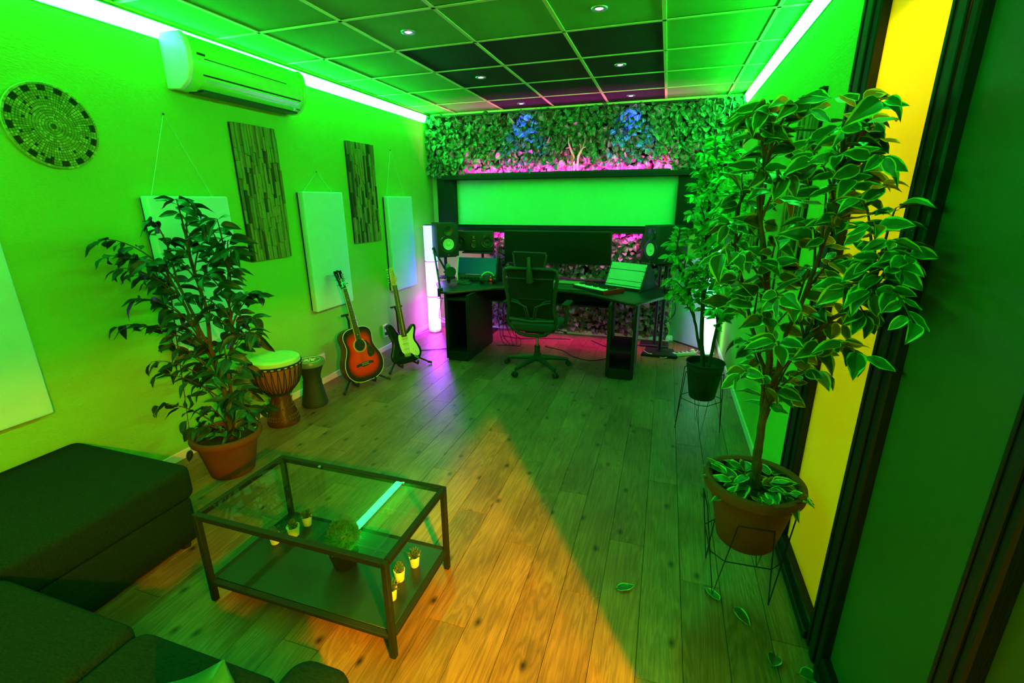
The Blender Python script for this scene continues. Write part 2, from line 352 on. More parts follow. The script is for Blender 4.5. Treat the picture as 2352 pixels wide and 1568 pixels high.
def leafwall(x0,x1,z0,z1,yb,label,n,seed,skip=None):
    rn=random.Random(seed)
    t=thing('artificial_leaf_wall',label,'leaf wall',((x0+x1)/2,yb,z0)); cx=(x0+x1)/2
    MB().box((0,.02,(z1-z0)/2),(x1-x0,.03,z1-z0)).ob('backing',M_blackmat,t)
    for zz in range(1,int((z1-z0)/.25)+1):
        pass
    allm=[]; big=MB(); vmap=[M_hl,M_hp,M_hd,M_hr]
    srcs={}
    for nm,me in HM.items():
        srcs[nm]=me
    verts=[];faces=[];mi=[]
    idx={M_hl.name:0,M_hp.name:1,M_hd.name:2,M_hr.name:3}
    for k in range(n+300):
        x=rn.uniform(x0,x1)-cx; z=rn.uniform(.01,z1-z0-.01); 
        s=rn.uniform(.045,.082)
        nm=rn.choices('abcdef',[30,30,22,6,7,5])[0]
        if nm in 'ef': s*=1.15
        # faces outward (-Y), drooping down with random spin
        y=-rn.uniform(.012,.085)
        ang=rn.gauss(-PI/2,.95); tilt=rn.uniform(-.1,.9)
        M=Matrix.Translation((x,y,z))@Matrix.Rotation(rn.gauss(0,.35),4,'Z')@Matrix.Rotation(PI/2+rn.gauss(0,.3),4,'X')@Matrix.Rotation(ang,4,'Z')@Matrix.Rotation(-tilt,4,'Y')@Matrix.Rotation(rn.gauss(0,.4),4,'X')@Matrix.Scale(s,4)
        me=srcs[nm]
        if k<300:
            M=Matrix.Translation((0,-.02,0))@M@Matrix.Scale(1.15,4); inst('leaf',me,t,M=M)
        else:
            o=len(verts); verts.extend([tuple(M@v.co) for v in me.vertices])
            for p in me.polygons: faces.append([o+i for i in p.vertices]); mi.append(idx[me.materials[p.material_index].name])
    me=bpy.data.meshes.new('foliage'); me.from_pydata(verts,[],faces); 
    for q in vmap: me.materials.append(q)
    me.polygons.foreach_set('material_index',mi); me.update()
    o=inst('foliage',me,t); o['kind']='stuff'
    return t
leafwall(-2.925,.665,1.955,2.635,B-.05,'wide artificial leaf wall above the black framed window board',4200,3)
leafwall(-2.13,.11,.065,1.275,B-.05,'artificial leaf wall under the window frame behind the desk',3600,4)
struct(MB().box((-1.0,B-.06,.03),(2.3,.08,.058),bev=.006).ob('trim_51',M_white))
# ================================================================== LEFT WALL
# ---- air conditioner (profile in x,z extruded along y)
t=thing('air_conditioner','white wall mounted air conditioner under the left led strip','air conditioner',(XL,2.84,2.30),group=None)
prof=[(0,0),(.10,-.005),(.165,.035),(.20,.10),(.205,.19),(.19,.255),(.16,.285),(0,.29)]
MX=Matrix(((1,0,0,0),(0,0,1,0),(0,1,0,0),(0,0,0,1)))  # (x,y)->(x,z), extrude->y
MB().prism(prof,-.455,.455,M=MX,bev=.006).ob('body',M_acp,t)
for s in (-1,1):
    MB().prism([(0,-.004),(.102,-.010),(.17,.032),(.206,.10),(.212,.19),(.196,.262),(.165,.292),(0,.296)],s*.455,s*.492,M=MX,bev=.012,seg=3).ob('side_cap',M_acside if s<0 else M_acp,t)
MB().box((0,0,0),(.085,.80,.008),rot=(0,-.72,0),bev=.003).ob('louver',M_acp,t,loc=(.158,.02,.038))
MB().box((.095,.02,-.004),(.12,.80,.012)).box((.188,.02,.078),(.008,.82,.006),rot=(0,-.4,0)).ob('outlet_gap',M_black,t)
MB().box((.207,-.05,.165),(.006,.66,.003)).ob('seam',M_dmetal,t)
MB().box((.2085,-.40,.185),(.003,.055,.012),bev=.001).ob('maker_badge',M_dmetal,t)
b=MB()
for k in range(4): b.box((.150+.006*k,.44,.022+.014*k),(.012,.035,.003))
b.ob('vent',M_dmetal,t)
MB().box((.02,.36,.30),(.04,.14,.03),bev=.006).ob('pipe_cover',M_white,t)
# ---- woven round plate: concentric rings of small stitches
t=thing('woven_plate','round woven basket plate hanging on the left wall','wall basket',(XL+.012,1.695,2.0))
M_st=mat('woven_straw',(.20,.30,.08),.8,spec=.2,var=.35,vscale=40); M_std=mat('woven_straw_dark',(.02,.03,.012),.8,spec=.2); M_stl=mat('woven_straw_pale',(.36,.48,.16),.8,spec=.2)
rc=random.Random(2)
MB().cyl((-.008,0,0),(.0035,0,0),.185,n=48).ob('backing',mat('woven_straw_shadow',(.045,.07,.02),.85),t)
nr=15
for k in range(nr):
    r=.018+.1725*k/(nr-1); n=max(14,int(48*min(1,.45+r*4.2))) if k>6 else int(16+5*k)
    n=96 if k>5 else 22+9*k
    if 5<k<12: n=72
    b=MB(); dr=.0098
    for q in range(n):
        a=2*PI*q/n
        dark=(k in(12,13) and (q//3)%2==0) or (5<k<12 and q%3==0 and rc.random()<.12)
        mi=1 if dark else (2 if rc.random()<.22 else 0)
        L=2*PI*r/n*(.86 if not(5<k<12) else .78)
        b.box((0,0,0),(.006+rc.random()*.003,L,dr*1.02 if 5<k<12 else dr),mi=mi)
        for v in b.bm.verts[-8:] if hasattr(b.bm.verts,'__getitem__') and False else []: pass
    # place stitches radially
    b.bm.verts.ensure_lookup_table(); vi=0
    for q in range(n):
        a=2*PI*q/n
        Mq=Matrix.Rotation(a,4,'X')@Matrix.Translation((.004-.008*(r/.19)**2*0+.010*(1-abs(r-.1)/.1)*.0,0,r))
        for v in b.bm.verts[vi:vi+8]: v.co=Mq@v.co
        vi+=8
    b.ob('coil',[M_st,M_std,M_stl],t,smooth=False)
b=MB(); rim=[(.002,.192*math.cos(a),.192*math.sin(a)) for a in [2*PI*q/64 for q in range(65)]]; b.tube(rim,.006,6,cap=False); b.ob('rim',M_stl,t)
# ---- acoustic cloth panels hung by cords
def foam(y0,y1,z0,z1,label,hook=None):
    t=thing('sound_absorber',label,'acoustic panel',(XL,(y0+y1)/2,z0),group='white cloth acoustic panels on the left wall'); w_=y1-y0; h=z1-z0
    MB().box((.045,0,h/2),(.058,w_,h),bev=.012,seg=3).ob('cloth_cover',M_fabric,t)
    MB().box((.008,0,h/2),(.016,w_-.02,h-.02)).ob('frame',M_blackwood,t)
    if hook:
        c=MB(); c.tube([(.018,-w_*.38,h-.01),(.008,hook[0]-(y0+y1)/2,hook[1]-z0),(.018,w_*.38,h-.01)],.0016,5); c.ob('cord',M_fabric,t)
        MB().ball((.008,hook[0]-(y0+y1)/2,hook[1]-z0),.006,8).ob('nail',M_dmetal,t)
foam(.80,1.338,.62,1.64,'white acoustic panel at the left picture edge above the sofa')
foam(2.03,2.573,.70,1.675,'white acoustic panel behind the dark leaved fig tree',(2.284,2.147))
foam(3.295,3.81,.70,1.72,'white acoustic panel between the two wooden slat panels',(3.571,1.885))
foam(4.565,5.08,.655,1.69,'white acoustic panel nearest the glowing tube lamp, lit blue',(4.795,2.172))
# ---- reclaimed wood mosaic panels
WM=[mat('reclaimed_wood_%s'%n,c,.75,spec=.25,var=.35,vscale=14,stretch=(6,6,1),bump=.5,bscale=50) for n,c in (('pale',(.26,.25,.08)),('mid',(.15,.15,.05)),('dark',(.05,.05,.02)),('green',(.19,.25,.07)))]
def woodpanel(x,sgn,y0,y1,z0,z1,label,seed):
    rn=random.Random(seed); t=thing('wood_mosaic_panel',label,'wooden panel',(x,(y0+y1)/2,z0)); w_=y1-y0; h=z1-z0
    MB().box((sgn*.008,0,h/2),(.016,w_-.006,h-.006)).ob('backing',M_blackwood,t)
    n=max(10,round(w_/.0255)); cw_=w_/n
    for i in range(n):
        z=0
        while z<h-.001:
            l=rn.uniform(.08,.26)
            if h-z-l<.06: l=h-z
            th=rn.uniform(.006,.024); k=rn.choices([0,1,2,3],[35,30,18,25])[0]
            ww=cw_*rn.uniform(.82,.98)
            MB().box((0,0,0),(th,ww,l-.002),bev=.0018).ob('slat',WM[k],t,loc=(sgn*(.016+th/2),-w_/2+cw_*(i+.5),z+l/2),smooth=False)
            z+=l
woodpanel(XL,1,2.738,3.14,1.21,2.172,'tall wooden slat mosaic panel below the air conditioner',1)
woodpanel(XL,1,4.005,4.445,1.236,2.188,'tall wooden slat mosaic panel nearest the leaf wall on the left wall',2)
woodpanel(XR,-1,2.80,3.18,1.20,2.15,'wooden slat mosaic panel on the right wall beside the black post',3)
woodpanel(XR,-1,4.00,4.42,1.20,2.14,'farther wooden slat mosaic panel on the right wall behind the fig trees',4)
# ---- outlets
t=thing('wall_outlet','white double wall outlet with a black plug beside the electric guitar','outlet',(XL,4.40,.235))
MB().box((.006,0,0),(.012,.085,.15),bev=.004,seg=2).ob('plate',M_white,t)
for z in (-.035,.035): MB().cyl((.012,0,z),(.0135,0,z),.02,n=20).ob('socket',M_dmetal,t)
MB().cyl((.0136,.0,-.035),(.045,.0,-.04),.016,.010,n=12).ob('plug',M_black,t)
t=thing('wall_outlet','plain white wall plate above the small goblet drum','outlet',(XL,3.31,.25)); MB().box((.006,0,0),(.012,.15,.085),bev=.004,seg=2).ob('plate',M_white,t); MB().box((.0125,0,0),(.003,.12,.055),bev=.001).ob('insert',M_white,t)
# ================================================================== CEILING SPOTS
M_sp=emis('spot_bulb',(.55,.42,1),60)
spots=[(-1.67,3.05,'bulb set in the green tile nearest the air conditioner'),(-.46,3.06,'nearest the top edge of the picture, right one'),(-1.65,4.26,'middle of the left row in the black tiles'),(-.455,4.26,'middle of the right row in the black tiles'),(-1.645,5.47,'at the leaf wall, left row'),(-.458,5.47,'at the leaf wall, right row')]
for x,y,l in spots:
    t=thing('ceiling_spotlight','round recessed spotlight, '+l,'ceiling light',(x,y,H),group='recessed ceiling spotlights')
    MB().lathe([(.022,-.001),(.026,-.006),(.036,-.008),(.045,-.005),(.047,0),(.022,.0)],n=28).ob('ring',M_metal,t)
    MB().lathe([(0,-.004),(.016,-.004),(.021,-.0015),(.021,0)],n=20).ob('bulb',M_sp,t)
    lamp('spot_beam','SPOT',(x,y,H-.02),26 if y>5 else 6,(.02,.02,1),shadow_soft_size=.02,spot_size=1.35,spot_blend=.6,rot=(.5 if y>5 else 0,0,0))
# ================================================================== TUBE LAMPS
def tubelamp(x,y,h,cols,label,r=.078):
    t=thing('tube_floor_lamp',label,'floor lamp',(x,y,0)); n=len(cols); s=h/n
    MB().lathe([(0,0),(r+.012,0),(r+.012,.012),(r-.01,.03),(0,.03)],n=32).ob('base',M_metal,t)
    for k,(c,e) in enumerate(cols):
        z0=.03+k*(h-.03)/n; z1=.03+(k+1)*(h-.03)/n
        MB().lathe([(r,z0+.006),(r*1.004,(z0+z1)/2),(r,z1-.006)],n=32).ob('paper_shade',emis('lamp_%s_%d'%(t.name.replace('.',''),k),c,e),t)
        MB().lathe([(r-.004,z1-.006),(r+.003,z1-.006),(r+.003,z1+.001),(r-.004,z1+.001)],n=32).ob('hoop',M_dmetal,t)
tubelamp(-2.775,5.30,1.36,[((.62,.035,1.3),34),((.35,.10,1),13),((.25,.50,1),3.4)],'tall glowing paper tube lamp in the left back corner')
tubelamp(.545,5.33,1.20,[((.55,1,.75),4.0),((.15,1,.45),2.2),((.30,1,.55),2.2)],'tall glowing paper tube lamp in the right back corner behind the fig trees',.07)
# corner acoustic panel standing in the right corner
t=thing('sound_absorber','white acoustic panel standing on the floor across the right back corner','acoustic panel',(.36,5.60,0),rz=-.78)
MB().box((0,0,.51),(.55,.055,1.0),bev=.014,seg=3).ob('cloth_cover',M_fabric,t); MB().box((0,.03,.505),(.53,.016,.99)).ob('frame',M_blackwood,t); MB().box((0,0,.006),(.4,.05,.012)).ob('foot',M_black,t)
# ================================================================== DESK
t=thing('studio_desk','black studio desk with angled wings and two box pedestals','desk',(-1.1,4.75,0)); ox,oy=-1.1,4.75
top=[(-2.47,4.80),(-2.17,4.30),(-2.05,4.32),(-1.72,4.66),(-1.5,4.73),(-.95,4.71),(-.68,4.62),(-.28,4.28),(-.20,4.26),(.06,4.70),(-.05,5.38),(-2.40,5.38)]
MB().prism([(a-ox,b_-oy) for a,b_ in top],.715,.74,bev=.004).ob('desk_top',M_desk,t)
def ped(x0,x1,y0,y1,lab,hole=False,left=True):
    p=MB(); 
    for xx in (x0+.011,x1-.011): p.box((xx-ox,(y0+y1)/2-oy,.365),(.022,y1-y0,.70),bev=.002)
    p.box(((x0+x1)/2-ox,(y0+y1)/2-oy,.05),(x1-x0-.044,y1-y0,.10),bev=.002).box(((x0+x1)/2-ox,(y0+y1)/2-oy,.27 if not left else .66),(x1-x0-.044,y1-y0-.02,.018))
    o=p.ob('pedestal',M_blackwood,t)
    if left:
        MB().box(((x0+x1)/2-ox,y1-.02-oy,.36),(x1-x0-.05,.016,.55)).ob('back_panel',M_blackwood,t)
    for xx in (x0+.026,x1-.026): MB().box((xx-ox,y0+.01-oy,.36),(.008,.012,.60)).ob('rack_rail',M_black,t)
    return o
ped(-2.135,-1.865,4.31,5.02,'l'); ped(-.44,-.18,4.25,4.78,'r',left=False)
MB().box((-1.15-ox,4.98-oy,.63),(1.42,.02,.16),bev=.002).ob('modesty_board',M_blackwood,t)
MB().box((-1.15-ox,4.90-oy,.575),(1.36,.26,.018),bev=.002).ob('under_shelf',M_blackwood,t)
MB().box((-.9-ox,5.33-oy,.752),(1.35,.10,.02),bev=.003).ob('rear_ledge',M_blackwood,t)
cove('magenta led strip under the rear edge of the desk shining on the floor',-1.0,5.30,.700,1.6,-1,emis('magenta_led_low',MAG,170),True)
t=thing('desk_pad','thin dark mat lying on the desk in front of the small keyboard','desk mat',(-1.02,4.93,.741),rz=-.12)
MB().prism([(-.34,-.16),(.30,-.16),(.34,-.12),(.34,.14),(-.34,.14)],0,.004,bev=.001).ob('mat',mat('dark_green_mat',(.02,.05,.02),.6),t)
t=thing('long_ruler_bar','long pale flat keyboard shelf bar behind the desk mat','keyboard',(-1.12,5.16,.741),rz=-.06)
MB().box((0,0,.012),(.62,.10,.02),bev=.004).ob('body',mat('pale_keyboard',(.30,.34,.16),.5),t)
b=MB()
for k in range(24): b.box((-.29+k*.025,0,.024),(.021,.06,.004))
b.ob('keys',mat('pale_keys',(.22,.26,.12),.5),t)
t=thing('computer_mouse','dark computer mouse on the desk mat','mouse',(-.76,4.88,.746),rz=.3); MB().ball((0,0,.012),.035,14,sc=(.8,1.5,.45)).ob('shell',M_black,t); MB().cyl((0,.03,.024),(0,.04,.022),.004,n=8).ob('wheel',M_soft,t)
# ---- big two way speakers on stands
M_cone=mat('white_speaker_cone',(.62,.72,.50),.45); M_cab=mat('black_speaker_cabinet',(.018,.02,.018),.55,spec=.35,bump=.1,bscale=300); M_ring=mat('dark_ring',(.03,.035,.03),.25,spec=.7)
def bigspeaker(x,y,z,rz,label):
    t=thing('studio_speaker',label,'speaker',(x,y,z),rz); 
    MB().box((0,.16,.19),(.25,.32,.38),bev=.008,seg=2).ob('cabinet',M_cab,t)
    R9=Matrix.Translation((0,0,.14))@Matrix.Rotation(PI/2,4,'X')
    MB().lathe([(.080,.004),(.098,.006),(.104,.001),(.104,-.004)],M=R9,n=40).ob('woofer_ring',M_ring,t)
    MB().lathe([(.064,.0045),(.072,.010),(.080,.004)],M=R9,n=40).ob('surround',M_soft,t)
    MB().lathe([(.0,.012),(.012,.0105),(.022,.005),(.024,.001),(.066,.0085)],M=R9,n=40).ob('cone',M_cone,t)
    R8=Matrix.Translation((0,0,.295))@Matrix.Rotation(PI/2,4,'X')
    MB().lathe([(.0,.008),(.010,.006),(.013,.002),(.040,.006),(.056,.008),(.06,.001)],M=R8,n=32).ob('tweeter',M_ring,t)
    MB().box((0,-.002,.016),(.012,.004,.012),bev=.001).ob('badge',M_metal,t)
    return t
def lowstand(x,y,z,h,label,rz=0):
    t=thing('speaker_stand',label,'speaker stand',(x,y,h),rz)
    MB().box((0,0,z-h-.008),(.22,.24,.014),bev=.003).ob('plate',M_black,t); MB().cyl((0,0,.02),(0,0,z-h-.014),.02,n=16).ob('pole',M_black,t); MB().lathe([(0,0),(.11,0),(.11,.012),(.03,.025),(0,.025)],n=28).ob('foot',M_black,t)
bigspeaker(-2.415,5.06,1.012,.68,'left black speaker with a pale round cone beside the tube lamp')
bigspeaker(-.13,5.08,1.005,-.88,'right black speaker with a pale round cone beside the fig tree')
lowstand(-2.52,5.18,1.012,.74,'short black stand under the left pale coned speaker',.68)
t=thing('speaker_stand','tall black speaker stand on a square floor plate right of the desk','speaker stand',(.045,5.17,0))
MB().prism([(-.19,-.14),(.19,-.14),(.15,.12),(-.15,.12)],0,.035,bev=.012).ob('foot',M_black,t); MB().cyl((0,0,.03),(0,0,.98),.021,n=16).ob('pole',M_black,t); MB().box((0,.02,.988),(.24,.24,.016),bev=.003).ob('plate',M_black,t); MB().cyl((0,0,.035),(0,0,.045),.035,n=20).ob('collar',M_dmetal,t); MB().box((.06,0,.70),(.18,.02,.05),bev=.004).ob('bracket',M_black,t)
def widespeaker(x,y,z,rz,label):
    t=thing('studio_speaker',label,'speaker',(x,y,z),rz)
    MB().box((0,.105,.12),(.48,.20,.235),bev=.01,seg=2).ob('cabinet',M_cab,t)
    for sx in (-.165,.165):
        R9=Matrix.Translation((sx,0,.118))@Matrix.Rotation(PI/2,4,'X')
        MB().lathe([(.066,.003),(.078,.006),(.082,.0)],M=R9,n=36).ob('woofer_ring',M_ring,t); MB().lathe([(0,.008),(.02,.004),(.024,.0015),(.06,.008),(.067,.004)],M=R9,n=36).ob('cone',M_black,t)
    R9=Matrix.Translation((0,0,.075))@Matrix.Rotation(PI/2,4,'X'); MB().lathe([(0,.009),(.012,.005),(.032,.007),(.036,.0)],M=R9,n=28).ob('midrange',M_ring,t)
    MB().box((0,-.002,.17),(.06,.006,.05),bev=.004).ob('ribbon_tweeter',M_dmetal,t); MB().box((0,-.006,.17),(.022,.003,.03)).ob('ribbon',mat('copper_ribbon',(.35,.12,.05),.4,metal=.6),t)
    MB().box((0,-.001,.128),(.036,.003,.006)).ob('badge',M_metal,t)
    return t
widespeaker(-2.215,5.36,1.045,.30,'left wide black speaker with two woofers behind the pale coned one')
widespeaker(-.075,5.34,1.035,-.75,'right wide black speaker with two woofers half hidden by the pale coned one')
t=thing('speaker_bracket','black tray stand under the left wide speaker','speaker stand',(-2.18,5.48,.0)); MB().box((0,-.05,1.032),(.36,.22,.018),bev=.003).ob('tray',M_black,t); MB().cyl((.02,.02,.02),(.02,.02,1.02),.018,n=14).ob('pole',M_black,t); MB().box((0,.03,.012),(.34,.22,.024),bev=.006).ob('foot',M_black,t)
t=thing('speaker_bracket','black tray stand under the right wide speaker','speaker stand',(-.02,5.47,.0)); MB().box((0,-.02,1.022),(.34,.20,.018),bev=.003).ob('tray',M_black,t); MB().cyl((0,.0,.02),(0,.0,1.02),.018,n=14).ob('pole',M_black,t); MB().box((0,.02,.012),(.32,.20,.024),bev=.006).ob('foot',M_black,t)
# ---- screen
t=thing('ultrawide_monitor','very wide black computer screen standing at the back of the desk','monitor',(-1.19,5.36,.74),rz=-.02)
MB().box((0,0,.375),(1.27,.03,.375),bev=.008,seg=2).ob('case',M_black,t); MB().box((0,-.017,.378),(1.25,.004,.352),bev=.001).ob('screen',mat('dark_screen_glass',(.004,.006,.004),.28,spec=.4),t)
MB().box((0,.03,.13),(.055,.03,.26),bev=.004).ob('neck',M_black,t); MB().box((0,.0,.012),(.30,.20,.02),bev=.006).ob('foot',M_black,t)
# ---- sloped rack boxes
def rack(x,y,rz,w_,label,kind):
    t=thing('sloped_rack_box',label,'rack box',(x,y,.741),rz)
    h=.265; prof=[(0,0),(.0,.075),(.06,.265),(.10,.268),(.27,.04),(.27,0)] if kind=='blue' else [(0,0),(.02,.02),(.135,.27),(.165,.27),(.30,.05),(.30,0)]
    MP=Matrix(((0,0,1,0),(1,0,0,0),(0,1,0,0),(0,0,0,1)))
    for s in (-1,1): MB().prism(prof,s*(w_/2-.016),s*w_/2,M=MP,bev=.003).ob('side_panel',mat('side_board_lit_tint',(.6,.6,.7),.5) if (kind=='blue' and s<0) else M_blackwood,t)  # left board pale: blue-violet light falling on it is put into the colour
    MB().box((0,.14,.008),(w_-.03,.26,.014)).ob('bottom',M_blackwood,t)
    MB().box((0,.205 if kind=='blue' else .235,.145),(w_-.034,.26,.008),rot=(-.93 if kind=='blue' else -1.02,0,0)).ob('rear_panel',M_blackwood,t)
    if kind=='blue':
        M_bp=mat('blue_reflection_tint',(.006,.010,.35),.3,spec=.5)  # blue light reflected on the dark panel is put into its colour
        MB().box((0,.032,.170),(w_-.034,.006,.192),rot=(-.30,0,0),bev=.001).ob('blank_panel',M_bp,t)
        p=MB().box((0,.003,.040),(w_-.034,.006,.068),bev=.001).ob('power_unit',mat('rack_unit_face',(.045,.06,.07),.4),t)
        for k in range(6): MB().cyl((-.19+k*.042,-.001,.030),(-.19+k*.042,-.012,.030),.012,n=16).ob('socket',M_black,p)
        MB().box((.17,-.003,.022),(.016,.008,.018),bev=.001).ob('red_switch',emis('red_switch_light',(1,.02,.01),1.2),p,label='lit red switch')
        MB().box((.17,-.003,.055),(.014,.006,.012),bev=.001).ob('yellow_switch',mat('yellow_plastic',(.7,.5,.02),.5),p,label='yellow switch')
    else:
        M_gp=mat('aluminium_rack_panel',(.42,.46,.40),.42,spec=.5,var=.12,vscale=5)
        a=-.431; d=Vector((0,math.sin(.431),math.cos(.431)))
        for lo,hi in ((.005,.022),(.028,.075),(.079,.190),(.195,.268)):
            c=Vector((0,.018,.018))+d*((lo+hi)/2); MB().box(c,(w_-.036,.005,hi-lo),rot=(a,0,0),bev=.001).ob('blank_panel',M_gp,t)
    for s in (-1,1):
        b=MB()
        for k in range(6):
            z=.03+.04*k; yy=(0 if z<.075 else (z-.075)*.315) if kind=='blue' else .018+(z-.018)*.46
            b.cyl((s*(w_/2-.028),yy-.004,z),(s*(w_/2-.028),yy+.006,z),.005,n=8)
        b.ob('screw_row',M_dmetal,t)
    return t
rack(-2.055,5.03,.06,.50,'sloped rack box with dark panel tinted with blue reflected light and power sockets on the left of the desk','blue')
rack(-.395,4.93,-.50,.46,'sloped rack box with three pale metal panels on the right of the desk','pale')
# ---- midi keyboard
t=thing('midi_keyboard','small keyboard with white keys and red end cheeks on the desk','keyboard',(-.62,4.83,.741),rz=-.70)
MB().box((0,0,.018),(.46,.27,.036),bev=.004).ob('body',M_black,t)
for s in (-1,1): MB().box((s*.236,0,.022),(.014,.28,.044),bev=.003).ob('end_cheek',mat('red_plastic',(.85,.006,.01),.4),t,label='red end cheek')
for k in range(15): MB().box((-.217+k*.031,-.075,.038),(.0295,.11,.012),bev=.0015).ob('white_key',mat('white_key_plastic',(.78,.82,.62),.35),t)
for k in range(15):
    if k%7 not in (2,6): MB().box((-.2015+k*.031,-.045,.050),(.015,.065,.012),bev=.001).ob('black_key',M_black,t)
for i in range(8):
    for j in range(2): MB().cyl((.02+i*.025,.03+j*.035,.036),(.02+i*.025,.03+j*.035,.052),.008,.006,n=10).ob('knob',M_black,t)
for i in range(4):
    for j in range(2): MB().box((-.19+i*.035,.03+j*.036,.039),(.028,.028,.006),bev=.002).ob('pad',M_dmetal,t)
# ---- headphones
t=thing('headphones','black headphones with a pale headband lying on the desk before the left rack box','headphones',(-1.86,4.88,.741),rz=.4)
a=[(-.075*math.cos(q),.012,.05+.078*math.sin(q)) for q in [PI*k/14 for k in range(15)]]
MB().tube(a,.010,8).ob('headband',mat('pale_green_padding',(.22,.42,.12),.6),t)
for s in (-1,1):
    MB().cyl((s*.058,.012,.045),(s*.090,.012,.045),.044,.038,n=24).ob('ear_cup',M_black,t); MB().cyl((s*.044,.012,.045),(s*.060,.012,.045),.036,.042,n=20).ob('ear_pad',M_soft,t)
b=MB(); b.tube([(.09,.0,.02),(.13,-.03,.006),(.2,.0,.005),(.27,-.03,.005),(.33,.02,.005)],.003,6); b.ob('cable',M_black,t)
# ---- microphone on boom arm
t=thing('microphone_arm','black spring boom arm clamped to the left desk corner with a microphone','microphone arm',(-2.20,4.36,.741))
MB().box((0,0,.012),(.045,.05,.024),bev=.004).box((0,-.03,-.02),(.03,.012,.085),bev=.002).cyl((0,-.005,-.08),(0,-.005,-.03),.006,n=10).ob('clamp',M_black,t)
MB().cyl((-.035,-.005,-.082),(.035,-.005,-.082),.004,n=8).ob('clamp_screw',M_dmetal,t)
P0=Vector((0,0,.03)); P1=Vector((-.235,.36,.39)); P2=Vector((-.06,.30,.13))
for dy in (-.012,.012):
    MB().tube([P0+Vector((0,dy,0)),P1+Vector((0,dy,0))],.006,8).ob('lower_arm',M_dmetal,t); MB().tube([P1+Vector((0,dy,0)),P2+Vector((0,dy,.02))],.006,8).ob('upper_arm',M_dmetal,t)
MB().ball(P1,.02,12).ob('joint',M_black,t)
def spring(a,b_,r,n):
    d=(b_-a); pts=[]; u=d.cross(Vector((0,0,1))).normalized(); v=u.cross(d).normalized()
    for k in range(n*8+1): q=2*PI*k/8; pts.append(a+d*k/(n*8)+(u*math.cos(q)+v*math.sin(q))*r)
    return pts
MB().tube(spring(P0+(P1-P0)*.1,P0+(P1-P0)*.4,.008,12),.0015,4).ob('spring',M_metal,t); MB().tube(spring(P1+(P2-P1)*.2,P1+(P2-P1)*.5,.008,12),.0015,4).ob('spring',M_metal,t)
t=thing('studio_microphone','large condenser microphone in a round shock mount at the left of the desk','microphone',(-2.24,4.66,.80))
MB().lathe([(0,-.03),(.014,-.028),(.024,0),(.026,.06),(.026,.10),(.024,.102)],n=24).ob('body',M_dmetal,t); MB().lathe([(.025,.102),(.027,.15),(.020,.178),(0,.185)],n=24).ob('grille',mat('mic_mesh_metal',(.25,.30,.2),.5,metal=.6,bump=.5,bscale=400),t)
for z in (.02,.09): MB().tube([(.052*math.cos(q),.052*math.sin(q),z) for q in [2*PI*k/24 for k in range(25)]],.004,6,cap=False).ob('mount_ring',M_black,t)
b=MB()
for k in range(8): q=2*PI*k/8; b.tube([(.052*math.cos(q),.052*math.sin(q),.02 if k%2 else .09),(.027*math.cos(q+.4),.027*math.sin(q+.4),.055)],.0016,4)
b.ob('elastic',M_soft,t)
MB().lathe([(.06,0),(.056,.004),(0,.006)],M=Matrix.Translation((.055,-.06,.10))@Matrix.Rotation(1.2,4,'X')@Matrix.Rotation(.3,4,'Y'),n=24).ob('pop_filter',M_black,t)
t=thing('cable_bundle','tangled thin cables lying on the desk under the microphone','cables',(-2.16,4.78,.743)); b=MB(); rq=random.Random(5)
for k in range(7):
    r=rq.uniform(.04,.09); cx=rq.uniform(-.03,.05); cy=rq.uniform(-.04,.04); b.tube([(cx+r*math.cos(q),cy+r*.7*math.sin(q),.004+.006*k+.004*math.sin(3*q)) for q in [2*PI*j/20 for j in range(21)]],.003,5,cap=False)
b.ob('cable',mat('green_grey_cable',(.06,.12,.05),.5),t)
# ================================================================== OFFICE CHAIR (seen from behind)
M_ch=mat('dark_chair_plastic',(.02,.027,.021),.5,spec=.45); M_mesh=mat('chair_mesh',(.012,.014,.013),.8,spec=.2)
t=thing('office_chair','dark mesh office chair with headrest in front of the desk','chair',(-1.135,4.33,0))
ctr=Vector((0,0,0))
for k in range(5):
    a=math.radians(-115+72*k); d=Vector((math.cos(a),math.sin(a),0)); p=MB()
    p.tube([d*.03+Vector((0,0,.115)),d*.16+Vector((0,0,.10)),d*.32+Vector((0,0,.075))],[.03,.024,.017],8); leg=p.ob('base_leg',M_ch,t)
    s=Vector((-d.y,d.x,0)); w_=MB()
    for q in (-1,1): w_.cyl(d*.335+s*(.008*q)+Vector((0,0,.026)),d*.335+s*(.024*q)+Vector((0,0,.026)),.026,n=16)
    w_.cyl(d*.325+Vector((0,0,.04)),d*.325+Vector((0,0,.075)),.008,n=8); w_.ob('caster',M_soft,leg)
MB().cyl((0,0,.08),(0,0,.24),.028,n=18).ob('column',M_ch,t); MB().cyl((0,0,.24),(0,0,.40),.014,n=16).ob('gas_lift',M_metal,t)
MB().box((0,0,.415),(.20,.24,.04),bev=.01).ob('mechanism',M_ch,t)
MB().prism([(-.22,-.20),(-.24,.0),(-.235,.18),(-.16,.23),(.16,.23),(.235,.18),(.24,.0),(.22,-.20),(.12,-.23),(-.12,-.23)],.44,.505,bev=.022,seg=3).ob('seat',mat('black_seat_fabric',(.02,.022,.02),.9),t)
MB().tube([(.12,.02,.42),(.24,.03,.40),(.27,.02,.395)],.005,6).ball((.28,.02,.392),.014,10,sc=(1.4,.7,1)).ob('lever',M_black,t)
